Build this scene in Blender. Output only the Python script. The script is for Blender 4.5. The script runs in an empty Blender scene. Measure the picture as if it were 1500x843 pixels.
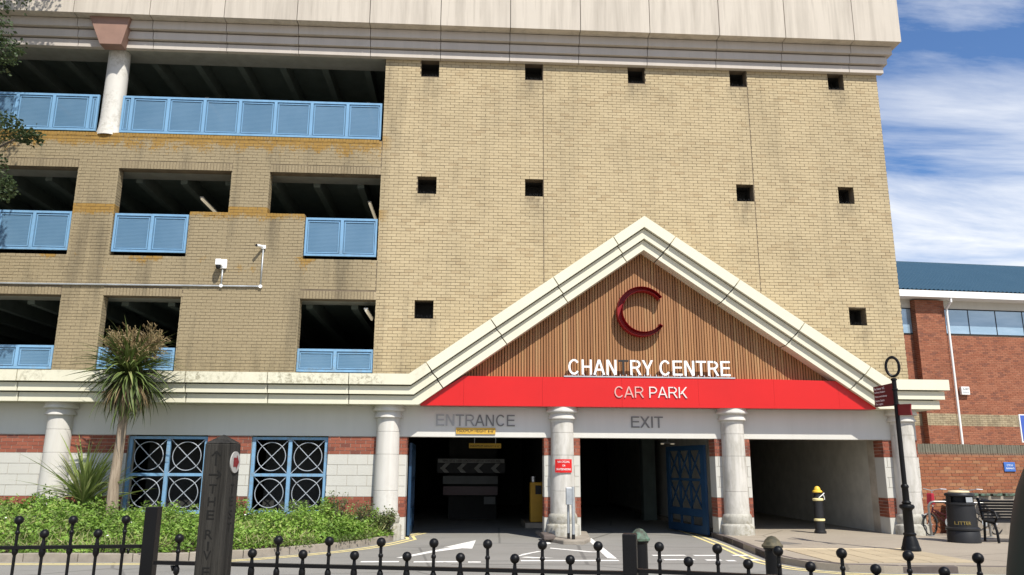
import bpy, bmesh, math, random
import numpy as np
from mathutils import Vector, Matrix
random.seed(7); rng = np.random.default_rng(7)
S = bpy.context.scene; C = S.collection; R = math.radians; PI = math.pi

# ---------------------------------------------------------------- camera, sun, sky, exposure
cd = bpy.data.cameras.new('camera'); cam = bpy.data.objects.new('camera', cd); C.objects.link(cam); S.camera = cam
cd.sensor_width = 36; cd.lens = 1150/1500*36; cd.clip_start = .05; cd.clip_end = 3000
r_ = Vector((.99828878, -.05828599, .00471751)); u_ = Vector((-.01750017, -.22080591, .97516075)); f_ = Vector((.05579655, .9735746, .22144808))
cam.matrix_world = Matrix(((r_.x, u_.x, -f_.x, 0), (r_.y, u_.y, -f_.y, -19), (r_.z, u_.z, -f_.z, 1.504), (0, 0, 0, 1)))
SUN_EL, SUN_AZ = 52, 26                      # degrees; azimuth to the right of straight behind the camera
sun_dir = Vector((math.sin(R(SUN_AZ))*math.cos(R(SUN_EL)), -math.cos(R(SUN_AZ))*math.cos(R(SUN_EL)), math.sin(R(SUN_EL))))
sl = bpy.data.lights.new('sun', 'SUN'); sl.energy = 5.0; sl.angle = R(.53); sl.color = (1, .955, .87)
so = bpy.data.objects.new('sun', sl); C.objects.link(so); so.rotation_euler = sun_dir.to_track_quat('Z', 'Y').to_euler(); so.location = sun_dir*60
W = bpy.data.worlds.new('World'); S.world = W; W.use_nodes = True
wn, wl = W.node_tree.nodes, W.node_tree.links; wn.clear()
def WN(t, **k):
    n = wn.new(t)
    for a, b in k.items():
        if a.startswith('i_'): n.inputs[a[2:].replace('_', ' ')].default_value = b
        else: setattr(n, a, b)
    return n
sky = WN('ShaderNodeTexSky'); sky.sky_type = 'NISHITA'; sky.sun_disc = False
sky.sun_elevation = R(SUN_EL); sky.sun_rotation = math.atan2(sun_dir.x, sun_dir.y); sky.air_density = 1.0; sky.dust_density = .6; sky.ozone_density = 2.0
tc = WN('ShaderNodeTexCoord'); sep = WN('ShaderNodeSeparateXYZ'); wl.new(tc.outputs['Generated'], sep.inputs[0])
mz = WN('ShaderNodeMath', operation='MAXIMUM'); wl.new(sep.outputs['Z'], mz.inputs[0]); mz.inputs[1].default_value = .03
az = WN('ShaderNodeMath', operation='ADD'); wl.new(mz.outputs[0], az.inputs[0]); az.inputs[1].default_value = .12
dx = WN('ShaderNodeMath', operation='DIVIDE'); wl.new(sep.outputs['X'], dx.inputs[0]); wl.new(az.outputs[0], dx.inputs[1])
dy = WN('ShaderNodeMath', operation='DIVIDE'); wl.new(sep.outputs['Y'], dy.inputs[0]); wl.new(az.outputs[0], dy.inputs[1])
cb = WN('ShaderNodeCombineXYZ'); wl.new(dx.outputs[0], cb.inputs[0]); wl.new(dy.outputs[0], cb.inputs[1])
mp = WN('ShaderNodeMapping'); wl.new(cb.outputs[0], mp.inputs[0]); mp.inputs['Rotation'].default_value = (0, 0, R(110)); mp.inputs['Scale'].default_value = (.9, 2.6, 1); mp.inputs['Location'].default_value = (17.3105, 9.455, 0)
nz = WN('ShaderNodeTexNoise', i_Scale=1.0, i_Detail=9.0, i_Roughness=.60, i_Distortion=.35); wl.new(mp.outputs[0], nz.inputs['Vector'])
el = WN('ShaderNodeMapRange'); wl.new(sep.outputs['Z'], el.inputs['Value']); el.inputs['From Min'].default_value = .25; el.inputs['From Max'].default_value = .55; el.inputs['To Min'].default_value = .20; el.inputs['To Max'].default_value = -.02
ad = WN('ShaderNodeMath', operation='ADD'); wl.new(nz.outputs['Fac'], ad.inputs[0]); wl.new(el.outputs[0], ad.inputs[1])
cr = WN('ShaderNodeValToRGB'); wl.new(ad.outputs[0], cr.inputs[0]); cr.color_ramp.elements[0].position = .49; cr.color_ramp.elements[1].position = .76
cr.color_ramp.elements[0].color = (0, 0, 0, 1); cr.color_ramp.elements[1].color = (.95, .95, .95, 1)
tint = WN('ShaderNodeMix', data_type='RGBA', blend_type='MULTIPLY'); tint.inputs[0].default_value = 1; wl.new(sky.outputs[0], tint.inputs[6]); tint.inputs[7].default_value = (1.4, 1.78, 2.25, 1)
mx = WN('ShaderNodeMix', data_type='RGBA'); wl.new(cr.outputs['Color'], mx.inputs[0]); wl.new(tint.outputs[2], mx.inputs[6]); mx.inputs[7].default_value = (14.5, 14.9, 15.6, 1)
bg = WN('ShaderNodeBackground'); bg.inputs['Strength'].default_value = .056; wl.new(mx.outputs[2], bg.inputs[0])
wo = WN('ShaderNodeOutputWorld'); wl.new(bg.outputs[0], wo.inputs[0])
S.view_settings.view_transform = 'Standard'; S.view_settings.look = 'None'; S.view_settings.gamma = 1; S.view_settings.exposure = .32
S.cycles.max_bounces = 6; S.cycles.diffuse_bounces = 3; S.cycles.transparent_max_bounces = 12

# ---------------------------------------------------------------- materials
def lin(c): return tuple(((x/255+.055)/1.055)**2.4 if x/255 > .04045 else x/255/12.92 for x in c)
MATS = {}
class G:
    """small node-graph helper"""
    def __init__(s, name):
        s.m = bpy.data.materials.new(name); s.m.use_nodes = True; s.t = s.m.node_tree; s.n = s.t.nodes; s.b = s.n['Principled BSDF']; s.l = s.t.links
    def node(s, t, **k):
        n = s.n.new(t)
        for a, b in k.items(): setattr(n, a, b)
        return n
    def pos(s, scale=(1, 1, 1), rot=(0, 0, 0), obj=False):
        g = s.node('ShaderNodeTexCoord').outputs['Object'] if obj else s.node('ShaderNodeNewGeometry').outputs['Position']
        m = s.node('ShaderNodeMapping'); s.l.new(g, m.inputs[0]); m.inputs['Scale'].default_value = scale; m.inputs['Rotation'].default_value = rot
        return m.outputs[0]
    def noise(s, vec, scale, detail=4, rough=.55, dist=0):
        n = s.node('ShaderNodeTexNoise'); s.l.new(vec, n.inputs['Vector']); n.inputs['Scale'].default_value = scale; n.inputs['Detail'].default_value = detail; n.inputs['Roughness'].default_value = rough; n.inputs['Distortion'].default_value = dist
        return n.outputs['Fac']
    def rng(s, v, a, b, c=0, d=1):
        n = s.node('ShaderNodeMapRange'); s.l.new(v, n.inputs[0])
        for i, x in enumerate((a, b, c, d)): n.inputs[i+1].default_value = x
        return n.outputs[0]
    def math(s, op, a, b=0):
        n = s.node('ShaderNodeMath', operation=op)
        for i, x in enumerate((a, b)):
            if hasattr(x, 'is_linked'): s.l.new(x, n.inputs[i])
            else: n.inputs[i].default_value = x
        return n.outputs[0]
    def mix(s, f, a, b, blend='MIX'):
        n = s.node('ShaderNodeMix', data_type='RGBA', blend_type=blend)
        for i, x in ((0, f), (6, a), (7, b)):
            if hasattr(x, 'is_linked'): s.l.new(x, n.inputs[i])
            else: n.inputs[i].default_value = x if i == 0 else (*x[:3], 1)
        return n.outputs[2]
    def xyz(s):
        n = s.node('ShaderNodeSeparateXYZ'); s.l.new(s.node('ShaderNodeNewGeometry').outputs['Position'], n.inputs[0]); return n.outputs
    def rnd(s):
        a = s.node('ShaderNodeNewGeometry').outputs['Random Per Island']; b = s.node('ShaderNodeObjectInfo').outputs['Random']
        return s.math('FRACT', s.math('ADD', a, b))
    def out(s, col, rough=.6, metal=0, bump=None, spec=.4):
        if hasattr(col, 'is_linked'): s.l.new(col, s.b.inputs['Base Color'])
        else: s.b.inputs['Base Color'].default_value = (*col[:3], 1)
        s.b.inputs['Roughness'].default_value = rough; s.b.inputs['Metallic'].default_value = metal; s.b.inputs['Specular IOR Level'].default_value = spec
        if bump:
            v, st, d = bump; n = s.node('ShaderNodeBump'); n.inputs['Strength'].default_value = st; n.inputs['Distance'].default_value = d
            s.l.new(v, n.inputs['Height']); s.l.new(n.outputs[0], s.b.inputs['Normal'])
        MATS[s.m.name] = s.m; return s.m
def plain(name, col, rough=.55, metal=0, var=.12, scale=3., bump=.0, spec=.4, fine=60):
    g = G(name); p = g.pos(); v = g.noise(p, scale, 5, .6)
    d = tuple(c*(1-var) for c in col); e = tuple(min(1, c*(1+var)) for c in col)
    c = g.mix(g.rng(v, .3, .7), d, e)
    return g.out(c, rough, metal, (g.noise(p, fine, 3), bump, .01) if bump else None, spec)

# buff facing brick: greyer and lichen-stained left of X = -2.2
def buff(name, c1, c2, c3):
    g = G(name); p = g.pos(); r = g.rnd(); X, Y, Z = g.xyz()
    c = g.mix(r, c1, c2); c = g.mix(g.rng(g.math('FRACT', g.math('MULTIPLY', r, 7.31)), .85, .95), c, c3)
    left = g.rng(g.math('ADD', X, g.math('MULTIPLY', g.noise(p, .9), .8)), -1.5, -2.3)
    c = g.mix(g.math('MULTIPLY', left, .8), c, tuple(a*b for a, b in zip(c2, (.56, .565, .57))))
    c = g.mix(g.rng(g.noise(p, .55, 6, .65), .45, .75, 0, .4), c, tuple(a*.6 for a in c2))
    c = g.mix(g.rng(g.noise(p, 24, 3, .6), .5, .8, 0, .35), c, tuple(min(1, a*1.25) for a in c1))
    # dirty streaks
    sn = g.noise(g.pos((2.2, 1, .8)), 2.2, 6, .65)
    c = g.mix(g.math('MULTIPLY', g.rng(g.noise(g.pos((1.6, 1, .22)), 1.1, 5, .6), .52, .7, 0, .55), g.rng(X, -.5, -2.6, .35, 1)), c, (.085, .072, .05))
    for xv, zv in ((-1.1, 11.46), (1.64, 11.46), (4.39, 11.46), (7.16, 11.46), (9.86, 11.46), (-1.09, 8.2), (1.64, 8.2), (7.15, 8.2), (9.86, 8.2), (-1.07, 5.0), (9.86, 4.97)):
        w_ = g.math('MULTIPLY', g.rng(g.math('ABSOLUTE', g.math('SUBTRACT', X, xv)), .42, .12), g.math('MULTIPLY', g.rng(Z, zv-.75, zv-.05), g.rng(Z, zv+.04, zv)))
        c = g.mix(g.math('MULTIPLY', w_, g.rng(sn, .38, .62, 0, .6)), c, (.12, .10, .07))
    c = g.mix(g.math('MULTIPLY', g.rng(Z, 4.6, 3.6), g.rng(sn, .35, .65, .1, .5)), c, (.13, .11, .07))
    # orange lichen, thickest under the parapets of the left part
    def top(z, h): return g.math('MULTIPLY', g.math('POWER', g.rng(Z, z-h, z-.02), 1.5), g.rng(Z, z+.12, z+.1))
    ln = g.math('ADD', g.math('MULTIPLY', g.noise(p, 3.0, 4, .6, .3), .45), g.math('MULTIPLY', g.noise(p, 21, 8, .8, .3), .58))
    a = g.math('MAXIMUM', top(9.66, .95), g.math('MULTIPLY', top(7.66, .5), .95))
    a = g.math('MAXIMUM', a, g.math('MULTIPLY', g.math('MULTIPLY', top(6.4, .7), g.rng(g.noise(p, .8, 2), .5, .6)), .8))
    lf = g.rng(X, -2.0, -2.35)
    li = g.math('MULTIPLY', g.rng(g.math('ADD', ln, g.math('MULTIPLY', a, .30)), .66, .715), g.math('MULTIPLY', lf, .85))
    oc = g.mix(g.noise(p, 9, 3), (.21, .11, .022), (.38, .225, .045))
    c = g.mix(li, c, oc)
    return g.out(c, .88, 0, (g.noise(p, 55, 4), .35, .006), .2)
buff('buff_brick', (.475, .385, .238), (.435, .348, .212), (.40, .31, .185)); buff('buff_soldier', (.46, .375, .24), (.39, .31, .19), (.32, .245, .155))
def redbrick(name, c1, c2, c3, gr=0):
    g = G(name); p = g.pos(); r = g.rnd(); c = g.mix(r, c1, c2); c = g.mix(g.rng(g.math('FRACT', g.math('MULTIPLY', r, 7.31)), .8, .9), c, c3)
    c = g.mix(g.rng(g.noise(p, 1.3, 5, .65), .5, .75, 0, .45), c, tuple(a*.55 for a in c2))
    if gr: c = g.mix(g.math('MULTIPLY', g.rng(g.xyz()[2], 1.78, 1.88), .93), c, g.mix(g.noise(p, 9, 5, .7), (.07, .07, .055), (.20, .20, .15)))
    return g.out(c, .85, 0, (g.noise(p, 60, 4), .3, .006), .2)
redbrick('red_brick', (.30, .10, .062), (.22, .070, .045), (.17, .062, .045))
redbrick('wall_brick', (.31, .125, .062), (.25, .088, .045), (.34, .16, .08), 1)
redbrick('far_brick', (.33, .135, .078), (.27, .098, .055), (.21, .085, .055))
plain('mortar_brown', (.155, .12, .08), .95, var=.25); plain('mortar_pale', (.42, .37, .30), .95, var=.2); plain('mortar_far', (.42, .33, .25), .95)
plain('buff_mortar_far', (.45, .36, .22), .95)
# precast fascia with vertical rain streaks
def streaky(name, col, dark, amt, sx=2.2, sz=.12, speck=0, zlim=None, rough=.75):
    g = G(name); p = g.pos(); n = g.noise(g.pos((sx, sx, sz)), 1.6, 7, .62, .3)
    c = g.mix(g.rng(n, .44, .72, 0, amt), col, dark)
    c = g.mix(g.rng(g.noise(p, .7, 4), .4, .7, 0, .25), c, tuple(a*.8 for a in col))
    c = g.mix(g.rng(g.noise(g.pos((9, 9, .5)), 1.6, 4), .55, .75, 0, amt*.5), c, dark)
    if speck:
        s_ = g.math('MULTIPLY', g.rng(g.noise(p, 11, 8, .75), .46, .62), g.rng(g.noise(p, 1.3, 4), .40, .58))
        if zlim: s_ = g.math('MULTIPLY', s_, g.rng(g.xyz()[2], *zlim))
        c = g.mix(g.math('MULTIPLY', s_, speck), c, (.19, .165, .10))
    return g.out(c, rough, 0, (g.noise(p, 40, 4), .12, .01), .3)
streaky('fascia_concrete', (.53, .475, .40), (.30, .262, .215), .7)
streaky('fascia_band', (.50, .45, .395), (.36, .32, .28), .35)
streaky('cornice_paint', (.66, .63, .49), (.56, .52, .38), .3, speck=.8, zlim=(3.24, 3.3))
streaky('pediment_paint', (.68, .65, .51), (.66, .62, .48), .3)
streaky('column_stone', (.60, .575, .525), (.40, .37, .32), .45, 3, .35, .35, (1.4, .3))
streaky('column_dirty', (.56, .535, .485), (.30, .28, .23), .8, 4, 1.2, .5, (.9, .2))
streaky('column_base', (.44, .42, .365), (.22, .205, .17), .9, 5, 2.5, .7, (.6, .3))
streaky('upper_column', (.62, .60, .55), (.45, .42, .38), .4, speck=.4)
streaky('render_grey', (.60, .585, .535), (.48, .47, .42), .25)
streaky('white_block', (.53, .515, .465), (.43, .41, .36), .3)
plain('keystone_brown', (.26, .155, .115), .6); plain('beam_concrete_lit', (.27, .27, .235), .85, bump=.2); plain('concrete_shade', (.12, .147, .13), .85, bump=.2); plain('concrete_deep_shade', (.045, .045, .04), .9); plain('interior_shade', (.035, .035, .033), .9)  # inside surfaces darkened in colour for shade; beam copy paler for bounced light
plain('passage_wall', (.50, .48, .42), .85)
g = G('timber'); r = g.rnd(); c = g.mix(r, (.36, .175, .068), (.265, .118, .043)); c = g.mix(g.rng(g.noise(g.pos((30, 30, 1.2)), 1.5, 6, .6), .45, .75, 0, .5), c, (.20, .085, .036)); c = g.mix(g.rng(g.math('FRACT', g.math('MULTIPLY', r, 5.7)), .75, .95, 0, .6), c, (.42, .25, .11)); g.out(c, .55, 0, (g.noise(g.pos((80, 80, 2)), 1, 3), .2, .004))
plain('timber_back', (.035, .016, .009), .9)
plain('sign_red', (.56, .010, .009), .4, var=.05, scale=.8); plain('red_logo', (.27, .006, .010), .5, var=.05); plain('white_letter', (.85, .85, .83), .35, var=.02); plain('dark_letter', (.025, .022, .02), .5)
plain('steel_sheen', (.34, .335, .32), .4, .2); plain('steel_half_sheen', (.25, .245, .235), .4, .2); plain('steel_letter', (.17, .165, .155), .4, .2, var=.05); plain('pale_letter', (.72, .62, .58), .4); plain('letter_reflection', (.60, .34, .30), .45, var=.12, scale=2); plain('silver', (.62, .62, .63), .35, .7); plain('hoop_steel', (.25, .24, .22), .35, .6, var=.25); plain('galv', (.42, .44, .45), .45, .5, var=.2)  # paler steels and pink put reflections into the letter colours
streaky('sky_blue_paint', (.185, .355, .54), (.12, .22, .33), .45, 3, .8, .5, (9, 3), .45); plain('shaded_blue_paint', (.016, .05, .105), .45, var=.15); plain('pale_bar', (.42, .45, .49), .45, .3)
g = G('mesh_sheet'); p = g.pos(); wv = g.node('ShaderNodeTexWave', wave_type='BANDS', bands_direction='Z'); g.l.new(p, wv.inputs[0]); wv.inputs['Scale'].default_value = 9; wv.inputs['Distortion'].default_value = 1.6; wv.inputs['Detail'].default_value = 2
g.out(g.mix(g.rng(g.math('ADD', g.math('MULTIPLY', wv.outputs['Fac'], .5), g.math('MULTIPLY', g.noise(p, 1.2, 4), .6)), .3, .8), (.075, .17, .275), (.15, .265, .385)), .4); g.b.inputs['Alpha'].default_value = .80
plain('black_iron', (.004, .004, .0045), .45, var=.3, spec=.22, bump=.15, fine=120); plain('black_matt', (.013, .013, .014), .5, var=.25); plain('rubber', (.012, .012, .012), .8)
g = G('verdigris'); p = g.pos(); g.out(g.mix(g.rng(g.noise(p, 14, 5), .4, .6), (.05, .05, .035), (.09, .15, .105)), .7, 0, (g.noise(p, 60, 3), .3, .004))
g = G('rusty_cap'); p = g.pos(); g.out(g.mix(g.rng(g.noise(p, 14, 5), .4, .6), (.045, .04, .022), (.11, .09, .05)), .7, 0, (g.noise(p, 60, 3), .3, .004))
g = G('oak_post'); p = g.pos((22, 22, 1.3)); n = g.noise(p, 1.5, 8, .65, .3); n2 = g.noise(g.pos((90, 90, 3)), 1, 4); g.out(g.mix(g.rng(n, .3, .7), (.012, .011, .009), (.045, .042, .036)), .9, 0, (g.math('ADD', n, n2), .9, .012), .2)
plain('carved', (.006, .006, .005), .95); plain('yellow_paint', (.72, .46, .05), .45, var=.1); plain('shaded_sign_yellow', (.55, .33, .045), .5); plain('pale_yellow_band', (.78, .68, .34), .4); plain('gold', (.35, .26, .08), .4, .3)
plain('shaded_machine_yellow', (.55, .30, .02), .5); plain('plate_red', (.16, .010, .014), .4); plain('maroon', (.055, .007, .011), .35, var=.1); plain('bright_red', (.62, .02, .02), .4); plain('sign_blue', (.055, .11, .42), .35, var=.03); plain('plaque_blue', (.05, .14, .42), .4)
plain('white_paint', (.80, .80, .78), .45, var=.04); plain('cctv_white', (.86, .86, .86), .35, var=.02); plain('board_grey', (.17, .175, .17), .6); plain('disc_grey', (.33, .32, .30), .6); plain('board_white_shaded', (.36, .36, .34), .6); plain('board_white', (.75, .75, .72), .6); plain('bin_lid', (.62, .50, .30), .6)
plain('dark_green_paint', (.004, .017, .013), .55, var=.15); plain('bag_red', (.36, .012, .03), .6)
g = G('window_glass'); g.out(g.mix(g.rng(g.noise(g.pos((.4, .4, 2)), 1), .4, .6), (.30, .42, .52), (.40, .52, .62)), .12, .3, None, .8)  # sky reflection put into the glass colour as patchy blue
g = G('blue_roof'); p = g.pos(); g.out(g.mix(g.noise(p, .8, 5), (.032, .078, .118), (.046, .098, .142)), .5, 0, None, .4)
def asphalt(name, a, b, st, patch=.5):
    g = G(name); p = g.pos(); c = g.mix(g.rng(g.noise(p, .45, 6, .6), .35, .7), a, b)
    c = g.mix(g.rng(g.noise(p, 90, 3, .7), .35, .75, 0, .55), c, tuple(x*1.5 for x in b)); c = g.mix(g.rng(g.noise(g.pos((.5, 2.4, 1)), 1.2, 5, .65), .55, .7, 0, patch), c, tuple(x*.72 for x in a))
    vo = g.node('ShaderNodeTexVoronoi', feature='DISTANCE_TO_EDGE'); m = g.node('ShaderNodeMapping'); g.l.new(g.math('ADD', 0, 0), m.inputs['Rotation']) if False else None
    wrp = g.mix(.12, g.pos(), g.node('ShaderNodeTexNoise').outputs['Color'], 'ADD'); g.l.new(wrp, vo.inputs['Vector']); vo.inputs['Scale'].default_value = .24
    c = g.mix(g.rng(vo.outputs['Distance'], .008, .003, 0, .5), c, tuple(x*.4 for x in a))
    g.out(c, .9, 0, (g.noise(p, 140, 3), st, .008), .25)
asphalt('road_asphalt', (.18, .172, .155), (.225, .215, .195), .5); asphalt('path_asphalt', (.25, .212, .165), (.305, .262, .205), .4, .35)
plain('ground_earth', (.16, .14, .11), .95); plain('soil', (.07, .05, .03), .95, bump=.5); plain('kerb_grey', (.27, .235, .19), .9, var=.25, bump=.4); plain('kerb_dark', (.10, .08, .07), .9, var=.3, bump=.4)
g = G('slab_buff'); r = g.rnd(); g.out(g.mix(r, (.42, .34, .22), (.36, .29, .19)), .9, 0, (g.noise(g.pos(), 80, 3), .3, .006))
plain('slab_pale', (.55, .45, .29), .9); plain('cover_dark', (.16, .145, .125), .7, bump=.3)
def worn(name, col, a=.46):
    g = G(name); p = g.pos(); g.out(g.mix(g.rng(g.noise(p, 11, 7, .72), a, a-.14, 0, .9), col, (.19, .18, .165)), .8, 0, (g.noise(p, 140, 3), .4, .006))
worn('white_line', (.76, .74, .69)); worn('yellow_line', (.72, .60, .27), .44)
def leafmat(name, c1, c2, c3, trans=.25):
    g = G(name); r = g.rnd(); c = g.mix(r, c1, c2); c = g.mix(g.rng(g.math('FRACT', g.math('MULTIPLY', r, 9.7)), .8, .95), c, c3)
    c = g.mix(g.rng(g.noise(g.pos(), 1.1, 4),   .38, .62, 0, .75), c, tuple(x*.55 for x in c1)); g.out(c, .55, 0, None, .35)
    t = g.node('ShaderNodeBsdfTranslucent'); g.l.new(c, t.inputs[0]); mxs = g.node('ShaderNodeMixShader'); mxs.inputs[0].default_value = trans
    g.l.new(g.b.outputs[0], mxs.inputs[1]); g.l.new(t.outputs[0], mxs.inputs[2]); g.l.new(mxs.outputs[0], g.n['Material Output'].inputs[0])
leafmat('ground_leaf', (.17, .31, .042), (.27, .41, .07), (.36, .43, .115)); leafmat('dry_grass', (.26, .30, .10), (.34, .33, .14), (.42, .37, .20)); leafmat('weed_leaf', (.15, .25, .05), (.26, .34, .09), (.34, .34, .14)); leafmat('shrub_leaf', (.12, .17, .05), (.19, .22, .08), (.20, .13, .07)); leafmat('tree_leaf', (.045, .075, .025), (.075, .105, .035), (.13, .15, .06))
leafmat('strap_leaf', (.09, .14, .035), (.18, .22, .065), (.33, .34, .13), .2); leafmat('dry_leaf', (.23, .16, .08), (.16, .11, .055), (.30, .24, .13), .1); leafmat('panicle', (.30, .215, .105), (.22, .16, .07), (.30, .28, .13), .1)
leafmat('yucca_leaf', (.25, .34, .09), (.38, .44, .15), (.50, .49, .23), .4); plain('white_petal', (.85, .85, .80), .6)
g = G('palm_bark'); p = g.pos((14, 14, 1.5)); n = g.noise(p, 1.4, 7, .7); g.out(g.mix(g.rng(n, .3, .7), (.17, .125, .085), (.40, .32, .235)), .95, 0, (n, .8, .02))
g = G('tree_bark'); n = g.noise(g.pos((8, 8, 1.5)), 1.5, 6); g.out(g.mix(n, (.05, .04, .03), (.13, .11, .085)), .95, 0, (n, .8, .02))
def emit(name, col, s, base=(.8, .8, .75)):
    g = G(name); g.out(base, .4); g.b.inputs['Emission Color'].default_value = (*col, 1); g.b.inputs['Emission Strength'].default_value = s
emit('tube_glow', (1, .84, .58), .34)

# ---------------------------------------------------------------- mesh helpers
class MB:
    def __init__(s): s.v = []; s.f = []; s.sm = []
    def add(s, vs, fs, smooth=False):
        n = len(s.v); s.v += [tuple(v) for v in vs]; s.f += [tuple(i+n for i in f) for f in fs]; s.sm += [smooth]*len(fs); return s
    def box(s, x0, x1, y0, y1, z0, z1):
        return s.add([(x0, y0, z0), (x1, y0, z0), (x1, y1, z0), (x0, y1, z0), (x0, y0, z1), (x1, y0, z1), (x1, y1, z1), (x0, y1, z1)],
                     [(0, 3, 2, 1), (4, 5, 6, 7), (0, 1, 5, 4), (1, 2, 6, 5), (2, 3, 7, 6), (3, 0, 4, 7)])
    def obox(s, c, half, ax):                       # oriented box, ax = three unit axes
        vs = [Vector(c)+sum(((ax[i]*(half[i]*sg[i])) for i in range(3)), Vector()) for sg in [(a, b, d) for d in (-1, 1) for a, b in ((-1, -1), (1, -1), (1, 1), (-1, 1))]]
        return s.add(vs, [(0, 3, 2, 1), (4, 5, 6, 7), (0, 1, 5, 4), (1, 2, 6, 5), (2, 3, 7, 6), (3, 0, 4, 7)])
    def bar(s, p0, p1, w, d, up=(0, 0, 1)):          # rectangular bar from p0 to p1
        p0, p1 = Vector(p0), Vector(p1); a = (p1-p0); L = a.length; a.normalize(); up = Vector(up)
        b = a.cross(up); b = b.normalized() if b.length > 1e-4 else Vector((1, 0, 0)); c = b.cross(a)
        return s.obox((p0+p1)/2, (L/2, w/2, d/2), (a, b, c))
    def cyl(s, p0, p1, r0, r1=None, n=12, caps=True):
        r1 = r0 if r1 is None else r1; p0, p1 = Vector(p0), Vector(p1); a = (p1-p0).normalized(); b = a.orthogonal().normalized(); c = a.cross(b)
        ring = lambda p, r: [p+b*(r*math.cos(2*PI*i/n))+c*(r*math.sin(2*PI*i/n)) for i in range(n)]
        s.add(ring(p0, r0)+ring(p1, r1), [(i, (i+1) % n, n+(i+1) % n, n+i) for i in range(n)], True)
        if caps: s.add(ring(p0, r0), [tuple(range(n))[::-1]]); s.add(ring(p1, r1), [tuple(range(n))])
        return s
    def tube(s, pts, r, n=8):
        pts = [Vector(p) for p in pts]; rs = r if isinstance(r, (list, tuple)) else [r]*len(pts); vs = []
        t0 = (pts[1]-pts[0]).normalized(); b = t0.orthogonal().normalized()
        for i, p in enumerate(pts):
            t = ((pts[min(i+1, len(pts)-1)]-pts[max(i-1, 0)])).normalized(); b = (b-t*b.dot(t)).normalized(); c = t.cross(b)
            vs += [p+b*(rs[i]*math.cos(2*PI*k/n))+c*(rs[i]*math.sin(2*PI*k/n)) for k in range(n)]
        fs = [(i*n+k, i*n+(k+1) % n, (i+1)*n+(k+1) % n, (i+1)*n+k) for i in range(len(pts)-1) for k in range(n)]
        s.add(vs, fs, True); s.add(vs[:n], [tuple(range(n))[::-1]]); s.add(vs[-n:], [tuple(range(n))]); return s
    def lathe(s, prof, c=(0, 0, 0), n=28, sharp=True):
        cx, cy, cz = c
        for i in range(len(prof)-1):
            (ra, za), (rb, zb) = prof[i], prof[i+1]
            vs = [(cx+r*math.cos(2*PI*k/n), cy+r*math.sin(2*PI*k/n), cz+z) for r, z in ((ra, za), (rb, zb)) for k in range(n)]
            s.add(vs, [(k, (k+1) % n, n+(k+1) % n, n+k) if zb >= za else (n+k, n+(k+1) % n, (k+1) % n, k) for k in range(n)], True)
        return s
    def prism(s, poly, y0, y1):                      # poly in (x, z), counter-clockwise seen from -Y
        n = len(poly); vs = [(x, y0, z) for x, z in poly]+[(x, y1, z) for x, z in poly]
        return s.add(vs, [tuple(range(n)), tuple(range(2*n-1, n-1, -1))]+[(i, n+i, n+(i+1) % n, (i+1) % n) for i in range(n)])
    def slab(s, poly, z0, z1):                       # poly in (x, y)
        n = len(poly); vs = [(x, y, z0) for x, y in poly]+[(x, y, z1) for x, y in poly]
        return s.add(vs, [tuple(range(n))[::-1], tuple(range(n, 2*n))]+[(i, (i+1) % n, n+(i+1) % n, n+i) for i in range(n)])
    def sphere(s, c, r, n=14, m=9, sz=1):
        prof = [(max(1e-4, r*math.sin(PI*i/m)), -r*sz*math.cos(PI*i/m)) for i in range(m+1)]; return s.lathe(prof, c, n)
    def mesh(s, name, mat):
        me = bpy.data.meshes.new(name); me.from_pydata(s.v, [], s.f); me.polygons.foreach_set('use_smooth', s.sm)
        me.materials.append(MATS[mat]); me.update()
        bm = bmesh.new(); bm.from_mesh(me); bmesh.ops.remove_doubles(bm, verts=bm.verts, dist=2e-5); bmesh.ops.recalc_face_normals(bm, faces=bm.faces)
        for e in bm.edges:
            if len(e.link_faces) == 2 and e.calc_face_angle(0) > R(38): e.smooth = False
        bm.to_mesh(me); bm.free(); return me
    def build(s, name, mat, parent=None, loc=None, bevel=0, **tags):
        return link(name, s.mesh(name, mat), parent, loc, bevel, **tags)
def link(name, me, parent=None, loc=None, bevel=0, **tags):
    o = bpy.data.objects.new(name, me); C.objects.link(o); o.parent = parent
    if loc is not None: o.location = loc
    if bevel:
        m = o.modifiers.new('bevel', 'BEVEL'); m.width = bevel; m.segments = 2; m.limit_method = 'ANGLE'
    for k, v in tags.items(): o[k] = v
    return o
def thing(name, label, cat, loc=(0, 0, 0), rz=0, group=None):
    o = bpy.data.objects.new(name, None); C.objects.link(o); o.location = loc; o.rotation_euler.z = rz; o.empty_display_size = .2
    o['label'] = label; o['category'] = cat
    if group: o['group'] = group
    return o
def dup(o, parent=None):
    c = o.copy(); C.objects.link(c); c.parent = parent
    for ch in list(o.children): dup(ch, c)
    return c
def np_mesh(name, V, F, mat, smooth=False):
    V = np.asarray(V, np.float32).reshape(-1, 3); F = np.asarray(F, np.int32); k = F.shape[1]; me = bpy.data.meshes.new(name)
    me.vertices.add(len(V)); me.vertices.foreach_set('co', V.ravel()); me.loops.add(F.size); me.loops.foreach_set('vertex_index', F.ravel())
    me.polygons.add(len(F)); me.polygons.foreach_set('loop_start', np.arange(0, F.size, k, dtype=np.int32)); me.update(calc_edges=True); me.validate()
    me.materials.append(MATS[mat])
    me.polygons.foreach_set('use_smooth', np.full(len(F), bool(smooth)))
    return me
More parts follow.
